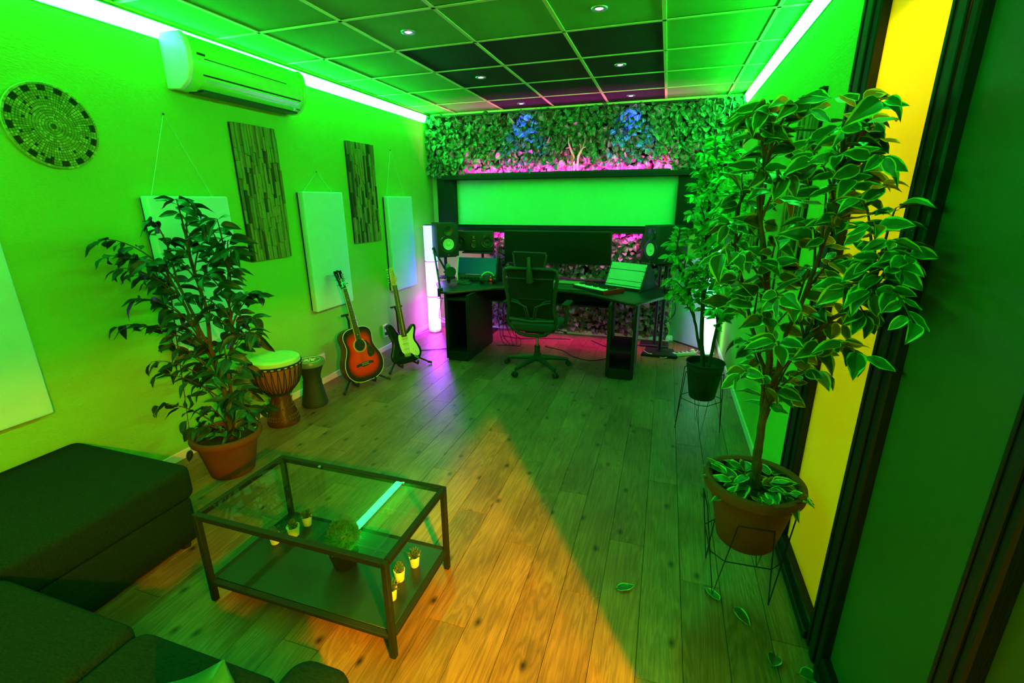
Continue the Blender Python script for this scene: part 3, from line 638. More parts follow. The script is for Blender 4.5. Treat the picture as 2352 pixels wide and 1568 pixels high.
# backrest: frame as closed tube ring, mesh, y negative is behind
yb=lambda z:-.20-.05*math.sin((z-.45)*2.6)-.05*(z-.45)
ring=[(-.235,1.035),(-.21,1.045),(0,1.05),(.21,1.045),(.245,1.03),(.25,.95),(.225,.80),(.215,.68),(.235,.56),(.225,.50),(.13,.41),(.05,.395),(-.05,.395),(-.13,.41),(-.225,.50),(-.235,.56),(-.215,.68),(-.225,.80),(-.25,.95),(-.245,1.02)]
rp=[Vector((x,yb(z),z)) for x,z in ring]; rp.append(rp[0]); MB().tube(rp,.017,8,cap=False).ob('back_frame',M_ch,t)
MB().box((0,yb(.955),.957),(.44,.012,.012)).ob('upper_bar',M_ch,t)
MB().tube([(-.22,yb(.545),.56),(0,yb(.545)-.005,.545),(.22,yb(.545),.555)],.022,8).ob('lower_bar',M_ch,t)
MB().tube([(-.19,yb(.45),.47),(0,yb(.45),.45),(.19,yb(.45),.47)],.006,6).ob('trim_line',mat('green_grey_trim',(.12,.2,.08),.5),t)
b=MB(); zs=[.57+.47*k/8 for k in range(9)]; rows=[]
for z in zs: hw=.212 if z<.95 else .225; rows.append([b.bm.verts.new((x*hw,yb(z)+.03*(1-x*x)+.004,z)) for x in (-1,-.5,0,.5,1)])
for a,c in zip(rows,rows[1:]):
    for k in range(4): b.bm.faces.new((a[k],a[k+1],c[k+1],c[k]))
b.ob('back_mesh',M_mesh,t)
MB().box((0,yb(.74)+.02,.76),(.40,.006,.006)).ob('mesh_seam',M_ch,t)
for s in (-1,1):
    for k,o in enumerate((0,.02)):
        MB().tube([(s*(.020+o),yb(.56)-.012,.56),(s*(.028+o),yb(.62)-.02,.63),(s*(.045+o),yb(.68)-.022,.69),(s*.13,yb(.73)-.01,.725+o),(s*.19,yb(.74)+.0,.735+o)],.009-.002*k,6).ob('lumbar_rib',M_ch,t)
MB().tube([(0,yb(.95)-.01,.93),(0,yb(1.03)-.035,1.02),(-.005,yb(1.1)-.03,1.09),(-.01,yb(1.12)-.01,1.15)],[.035,.026,.018,.018],10).ob('headrest_stem',M_ch,t)
hr=[(-.15,1.19),(.15,1.185),(.155,1.17),(.135,1.06),(.12,1.05),(-.12,1.05),(-.135,1.06),(-.155,1.18)]
hp=[Vector((x-.01,yb(z)+.02-.03*(1-(x/.15)**2),z)) for x,z in hr]; hp.append(hp[0]); MB().tube(hp,.010,8,cap=False).ob('headrest_frame',M_ch,t)
b=MB(); rows=[[b.bm.verts.new((x*(.145 if z>1.1 else .128)-.01,yb(z)+.02-.03*(1-x*x),z)) for x in (-1,-.5,0,.5,1)] for z in (1.055,1.12,1.185)]
for a,c in zip(rows,rows[1:]):
    for k in range(4): b.bm.faces.new((a[k],a[k+1],c[k+1],c[k]))
b.ob('headrest_mesh',M_mesh,t)
for s in (-1,1):
    MB().tube([(s*.22,.0,.44),(s*.285,.0,.46),(s*.295,-.02,.60),(s*.29,-.02,.67)],[.018,.018,.015,.015],8).ob('arm_post',M_ch,t); MB().box((s*.29,.02,.685),(.07,.24,.025),bev=.01,seg=2).ob('arm_pad',M_soft,t)
# ================================================================== GUITARS
def gmat(base,theta,lean,roll=0):
    n=Vector((math.cos(theta),math.sin(theta),0)); up=Vector((0,0,1)); Y_=(up*math.cos(lean)-n*math.sin(lean)); Z_=(n*math.cos(lean)+up*math.sin(lean)); X_=Y_.cross(Z_)
    M=Matrix.Identity(4)
    for i in range(3): M[i][0]=X_[i];M[i][1]=Y_[i];M[i][2]=Z_[i]
    M.translation=base; return M@Matrix.Rotation(roll,4,'Z')
def smooth_poly(half_or_pts,closed=True,sub=5):
    P=[Vector((a,b)) for a,b in half_or_pts]; n=len(P); out=[]
    for i in range(n):
        p0,p1,p2,p3=P[(i-1)%n],P[i],P[(i+1)%n],P[(i+2)%n]
        for k in range(sub):
            t=k/sub; out.append(.5*((2*p1)+(-p0+p2)*t+(2*p0-5*p1+4*p2-p3)*t*t+(-p0+3*p1-3*p2+p3)*t**3))
    return [(v.x,v.y) for v in out]
def sunburst():
    M=bpy.data.materials.new('sunburst_lacquer'); M.use_nodes=True; nt=M.node_tree; b=nt.nodes['Principled BSDF']
    a=nt.nodes.new('ShaderNodeAttribute'); a.attribute_name='burst'; r=nt.nodes.new('ShaderNodeValToRGB'); e=r.color_ramp.elements
    e[0].position=0; e[0].color=(.95,.035,.004,1); e[1].position=1; e[1].color=(.004,.002,.002,1); q=e.new(.55); q.color=(.75,.010,.003,1); q=e.new(.80); q.color=(.06,.006,.002,1)
    nt.links.new(a.outputs['Fac'],r.inputs[0]); nt.links.new(r.outputs[0],b.inputs['Base Color']); b.inputs['Roughness'].default_value=.25; b.inputs['Coat Weight'].default_value=.4
    return M
M_rose=mat('rosewood',(.055,.025,.012),.5,var=.3,vscale=30,stretch=(5,1,5)); M_maple=mat('maple_neck',(.55,.33,.10),.35,var=.15,vscale=12,stretch=(4,1,4)); M_mahog=mat('dark_red_mahogany',(.11,.022,.010),.35,var=.3,vscale=14,stretch=(2,1,5)); M_cream=mat('cream_binding',(.62,.56,.30),.4); M_nick=mat('nickel',(.7,.7,.68),.2,metal=1); M_tort=mat('mottled_pickguard',(.03,.02,.012),.25,var=.8,vscale=60); M_lac=mat('black_lacquer',(.006,.006,.006),.12,spec=.6)
t=thing('acoustic_guitar','red sunburst acoustic guitar on a black stand by the left wall','guitar',(0,0,0)); t.matrix_world=gmat(Vector((-2.505,3.43,.052)),math.radians(-22),math.radians(13),.045); G=t
half=[(0,0),(.075,.004),(.14,.032),(.183,.085),(.196,.15),(.184,.215),(.155,.275),(.138,.325),(.140,.375),(.146,.42),(.132,.463),(.09,.492),(.03,.50)]
pts=half+[(-x,y) for x,y in reversed(half[1:])]; body=smooth_poly(pts)
MB().prism(body,-.105,-.001,bev=.003).ob('body',M_mahog,t)
# top with burst attribute
bm=bmesh.new(); lay=bm.verts.layers.float.new('burst'); cy=.235; rings=[]
for s,v in ((1,1),(.965,1),(.88,.88),(.74,.66),(.55,.4),(.3,.1)):
    rg=[]
    for x,y in body:
        q=bm.verts.new((x*s,cy+(y-cy)*s,0)); q[lay]=v; rg.append(q)
    rings.append(rg)
for a,b_ in zip(rings,rings[1:]):
    for k in range(len(a)): bm.faces.new((a[k],a[(k+1)%len(a)],b_[(k+1)%len(a)],b_[k]))
c=bm.verts.new((0,cy,0)); c[lay]=0
for k in range(len(rings[-1])): bm.faces.new((rings[-1][k],rings[-1][(k+1)%len(body)],c))
me=bpy.data.meshes.new('top'); bm.to_mesh(me); bm.free(); me.materials.append(sunburst()); inst('top_board',me,t,(0,0,.0008))
b=MB(); ring=[(x,y,0) for x,y in body]; ring.append(ring[0]); b.tube(ring,.0032,6,cap=False); b.ob('binding',M_cream,t)
def gface(t,name,poly,z0,z1,mt): return MB().prism(poly,z0,z1).ob(name,mt,t,smooth=False)
circ=lambda cx,cy,r,n=28:[(cx+r*math.cos(2*PI*k/n),cy+r*math.sin(2*PI*k/n)) for k in range(n)]
b=MB(); b.lathe([(.054,.0012),(.054,.0022),(.066,.0022),(.066,.0012)],M=Matrix.Translation((0,.335,0)),n=36); b.ob('rosette',mat('rosette_inlay',(.5,.28,.10),.4),t)
gface(t,'soundhole',circ(0,.335,.053),.0005,.0016,M_black)
gface(t,'pickguard',smooth_poly([(.05,.37),(.075,.36),(.105,.30),(.128,.245),(.12,.215),(.07,.205),(.055,.235),(.058,.27),(.068,.31),(.062,.35)]),.0012,.003,M_tort)
br=gface(t,'bridge',[(-.088,.145),(-.085,.168),(-.04,.174),(.04,.174),(.085,.168),(.088,.145),(.04,.148),(.03,.136),(-.03,.136),(-.04,.148)],.001,.009,M_black)
MB().box((0,.166,.0105),(.075,.003,.004)).ob('saddle',M_cream,br); b=MB()
for k in range(6): b.cyl((-.03+.012*k,.152,.008),(-.03+.012*k,.152,.0125),.0032,n=8)
b.ob('bridge_pins',M_cream,br)
def neck(t,y0,y1,z,nf,w0,w1,mneck,mboard,ybody,dots=True,inl=M_cream):
    MB().prism([(-w0/2,y0),(w0/2,y0),(w1/2,y1),(-w1/2,y1)],z-.0005,z+.0065).ob('fretboard',mboard,t,smooth=False)
    b=MB(); b.tube([(0,ybody,z-.013),(0,y1,z-.011)],[.021,.018],12); b.ob('neck',mneck,t)
    sl=(y1-y0)/.76 if False else None
    Ls=(y1-.165)/1.0; 
    for k in range(1,nf+1):
        yy=y1-Ls*(1-2**(-k/12)); wd=w1+(w0-w1)*(y1-yy)/(y1-y0)
        if yy<y0: break
        MB().box((0,0,0),(wd,.0016,.0022)).ob('fret',M_nick,t,loc=(0,yy,z+.0073),smooth=False)
        if k in (3,5,7,9,12,15,17) : MB().cyl((0,yy+.010,z+.0063),(0,yy+.010,z+.0071),.0035,n=10).ob('inlay_dot',inl,t)
    MB().box((0,y1+.002,z+.005),(w1,.004,.008)).ob('nut',M_cream,t)
neck(t,.385,.86,.003,19,.056,.044,M_mahog,M_rose,.44)
b=MB(); b.prism([(-.0285,.385),(-.0285,.385)+()if 0 else (-.0285,.3851),(-.0225,.86),(-.0205,.86),(-.026,.385)],.002,.0105); b.prism([(.026,.385),(.0205,.86),(.0225,.86),(.0285,.385)],.002,.0105); b.ob('neck_binding',M_cream,t,smooth=False)
HT=Matrix.Translation((0,.862,.003))@Matrix.Rotation(math.radians(-13),4,'X')
hs=[(-.021,0),(.021,0),(.030,.035),(.037,.16),(.034,.172),(.018,.168),(.0,.178),(-.018,.168),(-.034,.172),(-.037,.16),(-.030,.035)]
MB().prism(hs,-.014,.001,M=HT,bev=.001).ob('headstock',M_lac,t)
for s in (-1,1):
    for k in range(3):
        y=.045+.045*k; w_=.030+.004*k
        MB().cyl(HT@Vector((s*(w_-.010),y,0)),HT@Vector((s*(w_-.010),y,.012)),.0042,n=10).cyl(HT@Vector((s*w_*.9,y,-.008)),HT@Vector((s*(w_+.018),y,-.008)),.0025,n=8).ball(HT@Vector((s*(w_+.022),y,-.008)),.008,10,sc=(1,.7,.5)).ob('tuning_peg',M_nick,t)
b=MB(); vine=[HT@Vector((x,y,.002)) for x,y in [(-.008,.15),(.006,.150),(.0,.145),(.0,.12),(-.006,.105),(.006,.095),(.0,.08),(-.004,.07),(.008,.062)]]; b.tube(vine,.0016,5); b.tube([HT@Vector((x,y,.002)) for x,y in [(-.012,.075),(.0,.09),(.012,.084),(.006,.074)]],.0014,5); b.ob('headstock_emblem',M_white,t)
for k in range(6): f=(k-2.5); MB().tube([(f*.012,.154,.012),(f*.0072,.862,.013),HT@Vector(((-1 if k<3 else 1)*.024,.045+.045*(k if k<3 else 5-k),.008))],.0006 if k>2 else .0009,4).ob('string',M_nick,t)
def gstand(x,y,theta,label,hy=.60,dx=.0):
    t=thing('guitar_stand',label,'guitar stand',(x,y,0),theta)   # local +X faces forward
    c=Vector((-.06,0,.16))
    for s in (-1,1):
        MB().tube([c,(.13,s*.235,.012)],.009,8).ob('leg',M_blackmat,t); MB().tube([(.112,s*.212,.024),(.138,s*.245,.012)],.0125,8).ob('rubber_foot',M_soft,t)
        MB().tube([(-.05,s*.02,.13),(.02,s*.085,.035),(.115,s*.09,.032),(.125,s*.09,.06)],.008,8).ob('cradle_arm',M_blackmat,t)
        MB().tube([(.02,s*.085,.036),(.115,s*.09,.033),(.127,s*.09,.068)],.011,8).ob('cradle_foam',M_soft,t)
    MB().tube([c,(-.20,0,.012)],.009,8).ob('rear_leg',M_blackmat,t)
    top=Vector((-.085,0,hy)); MB().tube([c+Vector((0,0,-.05)),top],.010,8).ob('pole',M_blackmat,t); MB().ball(c,.02,10).ob('hub',M_blackmat,t)
    MB().tube([top,top+Vector((-.02,.0,.03)),top+Vector((-.035,0,.045))],.009,8).ob('neck_bracket',M_blackmat,t)
    b=MB(); b.tube([top+Vector(v) for v in ((.02,-.05,.055),(-.02,-.048,.047),(-.035,0,.045),(-.02,.048,.047),(.02,.05,.055))],.010,8); b.ob('yoke',M_soft,t)
gstand(-2.61,3.43,math.radians(-22),'black guitar stand holding the sunburst acoustic guitar',.60)
# electric
t=thing('electric_guitar','black electric guitar with pale pickguard on a stand by the tube lamp','guitar'); t.matrix_world=gmat(Vector((-2.39,3.955,.052)),math.radians(-30),math.radians(13))
eb=smooth_poly([(0,0),(.08,.004),(.14,.03),(.168,.08),(.166,.13),(.145,.18),(.126,.215),(.124,.25),(.138,.30),(.152,.345),(.146,.378),(.122,.385),(.095,.368),(.062,.335),(.036,.305),(-.036,.305),(-.055,.325),(-.080,.365),(-.105,.41),(-.138,.428),(-.162,.405),(-.160,.345),(-.142,.285),(-.127,.235),(-.140,.175),(-.163,.12),(-.168,.07),(-.14,.025),(-.08,.003)],sub=4)
MB().prism(eb,-.044,0,bev=.009,seg=3).ob('body',M_lac,t)
M_pg=mat('mint_pickguard',(.60,.74,.42),.35)
pg=gface(t,'pickguard',smooth_poly([(-.03,.297),(-.058,.30),(-.068,.25),(-.062,.17),(-.045,.115),(-.01,.10),(.045,.095),(.085,.06),(.13,.062),(.142,.10),(.125,.165),(.10,.215),(.098,.265),(.122,.335),(.118,.362),(.10,.345),(.06,.31),(.03,.297)],sub=4),.0002,.0028,M_pg)
for k,(yy,a) in enumerate(((.255,0),(.205,0),(.150,.16))):
    p=MB().box((0,yy,.005),(.078,.018,.008),rot=(0,0,a),bev=.003).ob('pickup',M_pg,pg); b=MB()
    for q in range(6): b.cyl((-.026+.0104*q,yy,.009),(-.026+.0104*q,yy,.0105),.0026,n=8)
    b.ob('pole_pieces',M_dmetal,p)
b=MB().box((0,.085,.006),(.07,.035,.008),bev=.002); 
for q in range(6): b.box((-.027+.0108*q,.087,.012),(.008,.026,.005),bev=.001)
b.ob('bridge',M_nick,t)
for x,y in ((.078,.135),(.098,.105),(.118,.08)): MB().cyl((x,y,.003),(x,y,.014),.009,.007,n=16).ob('knob',M_pg,t)
MB().box((.10,.045,.002),(.05,.026,.004),rot=(0,0,-.7),bev=.002).ob('jack_plate',M_nick,t)
neck(t,.275,.80,.004,21,.056,.042,M_maple,M_rose,.29)
hs=smooth_poly([(-.021,0),(.021,0),(.022,.02),(.040,.045),(.043,.065),(.030,.09),(.022,.12),(.018,.16),(.004,.178),(-.018,.172),(-.026,.15),(-.028,.10),(-.030,.05),(-.028,.025)],sub=3)
HT=Matrix.Translation((0,.803,.0))
MB().prism([(-x if 0 else x,y) for x,y in hs],-.014,0,M=HT,bev=.001).ob('headstock',M_maple,t)
for k in range(6):
    y=.03+.025*k; MB().cyl(HT@Vector((-.015,y,0)),HT@Vector((-.015,y,.012)),.004,n=10).cyl(HT@Vector((-.02,y,-.007)),HT@Vector((-.043,y,-.007)),.0023,n=8).ball(HT@Vector((-.046,y,-.007)),.007,10,sc=(1,.8,.5)).ob('tuning_peg',M_nick,t)
b=MB(); b.tube([HT@Vector((x,y,.001)) for x,y in [(.006,.15),(.012,.142),(.004,.135),(.012,.126),(.005,.118),(.014,.108),(.008,.098),(.018,.090),(.014,.082)]],.0018,5); b.ob('headstock_script',M_black,t)
for k in range(6): f=(k-2.5); MB().tube([(f*.0105,.09,.014),(f*.007,.803,.013),HT@Vector((-.015,.03+.025*k,.009))],.0006,4).ob('string',M_nick,t)
gstand(-2.47,4.00,math.radians(-30),'black guitar stand holding the black electric guitar',.56)
# ================================================================== DRUMS
M_skin=mat('goat_skin',(.42,.62,.22),.6,spec=.3,var=.2,vscale=6); M_rope=mat('black_rope',(.012,.013,.012),.8,bump=.4,bscale=120,stretch=(1,1,3)); M_dj=mat('carved_red_wood',(.075,.016,.008),.35,spec=.45,var=.3,vscale=12)
M_djb=mat('orange_brown_bowl',(.28,.085,.03),.5,var=.2,vscale=8)
t=thing('djembe','goblet drum with roped orange bowl and carved foot beside the dark fig tree','drum',(-2.70,2.58,0))
zt=.53; R0=.172
MB().lathe([(0,.002),(.112,0),(.118,.02),(.112,.05),(.086,.14),(.068,.21),(.064,.235)],n=48).ob('foot',M_dj,t)
MB().lathe([(.064,.233),(.085,.26),(.125,.30),(.153,.345),(.166,.40),(.169,.47),(.168,zt-.01)],n=48).ob('bowl',M_djb,t)
MB().lathe([(.172,zt-.055),(.178,zt-.03),(.172,zt-.004),(.160,zt+.004),(.10,zt+.001),(0,zt)],n=48).ob('skin',M_skin,t)
MB().lathe([(0,0)],n=3) if 0 else None
for z,r,w in ((zt-.050,.177,.0075),(zt-.036,.181,.006),(.25,.082,.008),(.268,.096,.006)):
    MB().tube([(r*math.cos(q),r*math.sin(q),z) for q in [2*PI*k/48 for k in range(49)]],w,8,cap=False).ob('rope_ring',M_rope,t)
N=26
for k in range(N):
    a=2*PI*k/N; 
    for da in (0,1):
        a2=a+(PI/N)*(1 if da else -1)*.9
        pp=[(.183*math.cos(a),.183*math.sin(a),zt-.03),(.183*math.cos(a),.183*math.sin(a),zt-.06)]
        for u,(r,z) in enumerate(((.176,.44),(.170,.385),(.148,.325),(.120,.29),(.096,.268))):
            aa=a+(a2-a)*(u+1)/5; pp.append((r*math.cos(aa),r*math.sin(aa),z))
        MB().tube(pp,.0032,5).ob('rope',M_rope,t)
    MB().box((.187*math.cos(a+.06),.187*math.sin(a+.06),zt-.045),(.007,.022,.009),rot=(0,0,a+.06),bev=.003).ob('rope_knot',M_cream if 0 else mat('pale_rope_wrap',(.35,.42,.18),.7),t)
b=MB()
for row,(z,r) in enumerate(((.140,.0885),(.075,.104),(.052,.111))):
    for k in range(34): a=2*PI*k/34; b.ball((r*math.cos(a),r*math.sin(a),z),.0055,6,sc=(1,1,1.6))
o=b.ob('carved_beads',mat('carving_edge',(.12,.05,.03),.4),t); o['kind']='stuff'
b=MB()
for k in range(9): a=2*PI*k/9-.4; b.tube([((.078+.006*math.sin(3*u))*math.cos(a+u*.12),(.078+.006*math.sin(3*u))*math.sin(a+u*.12),.155+u*.02) for u in range(4)],.004,5)
o=b.ob('carved_figures',mat('carving_edge',(.12,.05,.03),.4),t); o['kind']='stuff'
t=thing('darbuka','small dark metal goblet drum with a star on its skin by the left wall','drum',(-2.70,2.93,0))
M_dar=mat('hammered_dark_metal',(.03,.038,.028),.45,metal=.3,bump=.6,bscale=180)
MB().lathe([(0,.002),(.100,0),(.105,.018),(.097,.05),(.076,.17),(.068,.23),(.073,.27),(.092,.32),(.104,.352)],n=44).ob('body',M_dar,t)
MB().lathe([(.104,.35),(.115,.356),(.118,.378),(.111,.394),(.098,.396),(.094,.391)],n=44).ob('rim',mat('green_painted_rim',(.10,.16,.08),.35),t)
MB().lathe([(.095,.391),(0,.392)],n=44).ob('skin',mat('dark_skin',(.10,.16,.09),.4),t)
b=MB()
for k in range(6):
    a=PI*k/3; b.tube([(.012*math.cos(a),.012*math.sin(a),.394),(.032*math.cos(a+.3),.032*math.sin(a+.3),.394),(.05*math.cos(a),.05*math.sin(a),.394),(.032*math.cos(a-.3),.032*math.sin(a-.3),.394),(.012*math.cos(a),.012*math.sin(a),.394)],.002,5)
b.tube([(.082*math.cos(q),.082*math.sin(q),.394) for q in [2*PI*k/40 for k in range(41)]],.0016,5,cap=False); b.ob('star_motif',M_white,t)
b=MB()
for i in range(14):
    z=.03+.014*i; r=.101-.17*(z-.02) if z<.18 else .073
    for k in range(40): a=2*PI*(k+.5*(i%2))/40; b.box((r*math.cos(a),r*math.sin(a),z),(.004,.006,.005),rot=(0,0,a))
o=b.ob('hammered_dots',M_dar,t); o['kind']='stuff'
# ================================================================== COFFEE TABLE
t=thing('coffee_table','black metal coffee table with glass top and black lower shelf','table',(-1.275,1.36,0)); tx,ty=-1.275,1.36
TX0,TX1,TY0,TY1=-1.725,-.825,1.115,1.60; hz=.434; q=.024
for x in (TX0+q/2,TX1-q/2):
    for y in (TY0+q/2,TY1-q/2): MB().box((x-tx,y-ty,hz/2),(q,q,hz),bev=.003).ob('leg',M_blackmat,t)
for z,nm in ((hz-q/2,'top_rail'),(.098,'shelf_rail')):
    hq=q if nm=='top_rail' else .018
    for y in (TY0+q/2,TY1-q/2): MB().box((0,y-ty,z),(TX1-TX0-2*q+.002,q,hq),bev=.002).ob(nm,M_blackmat,t)
    for x in (TX0+q/2,TX1-q/2): MB().box((x-tx,0,z),(q,TY1-TY0-2*q+.002,hq),bev=.002).ob(nm,M_blackmat,t)
def glass():
    M=bpy.data.materials.new('clear_table_glass'); M.use_nodes=True; nt=M.node_tree; nt.nodes.clear(); N=nt.nodes.new; L=nt.links.new
    tr=N('ShaderNodeBsdfTransparent'); tr.inputs[0].default_value=(.86,.95,.88,1); g=N('ShaderNodeBsdfGlossy'); g.inputs['Roughness'].default_value=.003
    fr=N('ShaderNodeFresnel'); fr.inputs[0].default_value=1.6; gm=N('ShaderNodeNewGeometry'); iv=N('ShaderNodeMath'); iv.operation='SUBTRACT'; iv.inputs[0].default_value=1; L(gm.outputs['Backfacing'],iv.inputs[1]); ml=N('ShaderNodeMath'); ml.operation='MULTIPLY'; L(fr.outputs[0],ml.inputs[0]); L(iv.outputs[0],ml.inputs[1]); mx=N('ShaderNodeMixShader'); o=N('ShaderNodeOutputMaterial')
    L(ml.outputs[0],mx.inputs[0]); L(tr.outputs[0],mx.inputs[1]); L(g.outputs[0],mx.inputs[2]); L(mx.outputs[0],o.inputs[0]); return M
M_glass=glass()
MB().box((0,0,hz-.006),(TX1-TX0-2*q,TY1-TY0-2*q,.005)).ob('glass_top',M_glass,t,smooth=False)
b=MB()
for x in (-.2,.25): b.cyl((x,TY1-ty-q-.006,hz-.010),(x,TY1-ty-q-.006,hz-.002),.007,n=12)
b.ob('glass_clips',M_metal,t)
MB().box((0,0,.102),(TX1-TX0-2*q,TY1-TY0-2*q,.008),bev=.001).ob('shelf',mat('black_shelf_board',(.012,.016,.012),.42,spec=.5),t)
# succulents
M_pc=mat('cream_ceramic_pot',(.72,.66,.42),.45); M_suc=mat('succulent_leaf',(.045,.10,.04),.45,var=.3,vscale=30); M_sucr=mat('succulent_red_tip',(.12,.07,.03),.5)
def succ(x,y,label,kind,r=.024,h=.052,seed=0):
    t=thing('potted_succulent',label,'succulent',(x,y,.107),group=None); rn=random.Random(seed)
    MB().lathe([(0,0),(r*.72,0),(r*.76,.002),(r,h),(r*.92,h),(r*.88,h-.006),(r*.2,h-.008),(0,h-.008)],n=28).ob('pot',M_pc,t)
    MB().lathe([(0,h-.006),(r*.9,h-.007)],n=20).ob('soil',M_soil,t)
    n=22 if kind=='aloe' else 30
    for k in range(n):
        f=k/n; a=k*2.4; el=.25+1.15*f if kind=='aloe' else .1+1.25*f; l=(.042-.012*f+rn.uniform(-.004,.006)) if kind=='aloe' else .024
        wd=.0045 if kind=='aloe' else .0085
        d=Vector((math.cos(a)*math.cos(el),math.sin(a)*math.cos(el),math.sin(el))); p=Vector((0,0,h-.004+(.0 if kind=='aloe' else .020*f)))
        MB().tube([p,p+d*l*.45,p+d*l*.85,p+d*l+Vector((0,0,.003))],[wd*.7,wd,wd*.6,.0004],5).ob('leaf',M_suc if rn.random()<.7 else M_sucr,t)
succ(-.925,1.27,'spiky aloe in a cream pot nearest the front table leg','aloe',seed=1); succ(-.945,1.365,'rosette succulent in a cream pot, middle of the three at the right shelf end','rosette',seed=2); succ(-.925,1.455,'spiky aloe in a cream pot, farthest of three at the right shelf end','aloe',seed=3)
succ(-1.62,1.385,'rosette succulent in a cream pot at the front left of the table shelf','rosette',seed=4); succ(-1.575,1.455,'trailing succulent in a wider cream pot at the left of the table shelf','rosette',.030,.052,seed=5); succ(-1.565,1.535,'spiky succulent in a cream pot near the far left table leg','aloe',seed=6)
t=thing('potted_moss_plant','bushy curly green plant in a ribbed dark pot in the middle of the table shelf','potted plant',(-1.225,1.375,.107))
MB().lathe([(0,0),(.046,0),(.062,.07),(.064,.085),(.056,.085),(.054,.075),(0,.075)],n=36).ob('pot',M_black,t); b=MB()
for k in range(36): a=2*PI*k/36; b.tube([(.047*math.cos(a),.047*math.sin(a),.004),(.064*math.cos(a),.064*math.sin(a),.078)],.0018,4)
b.ob('ribs',M_black,t); b=MB(); rn=random.Random(8)
for k in range(620):
    a=rn.uniform(0,2*PI); el=rn.uniform(-.25,1.55); rr_=.066*(1+.10*math.sin(3*a)); d=Vector((math.cos(a)*math.cos(el),math.sin(a)*math.cos(el),math.sin(el)*1.15)); p=Vector((0,0,.125))+d*rr_
    s_=Vector((rn.gauss(0,1),rn.gauss(0,1),rn.gauss(0,1))).normalized()*.009; b.tube([p-d*.02,p+s_*.3,p+s_+d*.005,p+s_*.6+d*.012],[.0013,.0015,.0013,.0005],4,cap=False)
b.ball((0,0,.125),.058,14,sc=(1,1,1.15)); o=b.ob('curly_foliage',mat('curly_moss_green',(.06,.20,.04),.6,rand=.1,var=.4,vscale=120),t); o['kind']='stuff'
# ================================================================== SOFA
t=thing('corner_sofa','dark charcoal fabric corner sofa with chaise in the bottom left','sofa',(-2.0,.6,0))
def cush(x0,x1,y0,y1,z0,z1,nm,bev=.05,puff=.012):
    b=bmesh.new(); bmesh.ops.create_cube(b,size=1)
    for v in b.verts: v.co=Vector(((x0+x1)/2+2.0+v.co.x*(x1-x0),(y0+y1)/2-.6+v.co.y*(y1-y0),(z0+z1)/2+v.co.z*(z1-z0)))
    vert=[e for e in b.edges if abs(e.verts[0].co.z-e.verts[1].co.z)>.01]
    bmesh.ops.bevel(b,geom=vert,offset=bev,segments=5,profile=.5,affect='EDGES')
    hor=[e for e in b.edges if abs(e.verts[0].co.z-e.verts[1].co.z)<1e-5 and len(e.link_faces)==2 and any(abs(f.normal.z)<.5 for f in e.link_faces)]
    bmesh.ops.bevel(b,geom=hor,offset=min(bev*.6,(z1-z0)*.4),segments=4,profile=.5,affect='EDGES')
    m_=MB(); m_.add(b); return m_.ob(nm,M_sofa,t,ang=1.2)
cush(-2.90,-2.075,.685,1.405,.265,.430,'chaise_cushion',.055); cush(-2.89,-2.09,.66,1.385,.035,.262,'chaise_base',.035)
cush(-2.90,-2.05,-.10,.680,.265,.430,'seat_cushion'); cush(-2.045,-1.385,-.10,.685,.265,.440,'seat_cushion'); cush(-1.378,-.855,-.10,.685,.265,.440,'seat_cushion')
cush(-2.89,-.86,-.12,.655,.035,.262,'base',.03); cush(-.845,-.66,-.35,.735,.035,.485,'armrest',.06); cush(-2.92,-.85,-.38,-.11,.035,.72,'backrest',.06)
for x,y in ((-2.84,1.33),(-2.14,1.33),(-2.84,-.3),(-.72,-.3),(-.72,.68)): MB().cyl((x+2,y-.6,0),(x+2,y-.6,.04),.022,n=12).ob('foot',M_black,t)
# pillow
t=thing('throw_pillow','satin green throw pillow standing on the sofa seat at the bottom edge','pillow',(-.80,.435,.575),rot=(-.35,-.6,0))
b=bmesh.new(); g=12; vs=[]
for sgn in (1,-1):
    rows=[[b.verts.new(((i/g-.5)*.30*(1-.10*(1-abs(2*j/g-1)**2)*0-.06*math.cos((j/g-.5)*PI)),sgn*.055*((1-(2*i/g-1)**2)*(1-(2*j/g-1)**2))**.5,(j/g-.5)*.30*(1-.06*math.cos((i/g-.5)*PI)))) for i in range(g+1)] for j in range(g+1)]
    for j in range(g):
        for i in range(g): b.faces.new((rows[j][i],rows[j][i+1],rows[j+1][i+1],rows[j+1][i]))
bmesh.ops.remove_doubles(b,verts=b.verts,dist=1e-5); bmesh.ops.recalc_face_normals(b,faces=b.faces)
m_=MB(); m_.add(b); m_.ob('cover',mat('green_satin',(.02,.12,.045),.4,spec=.4),t,ang=2)
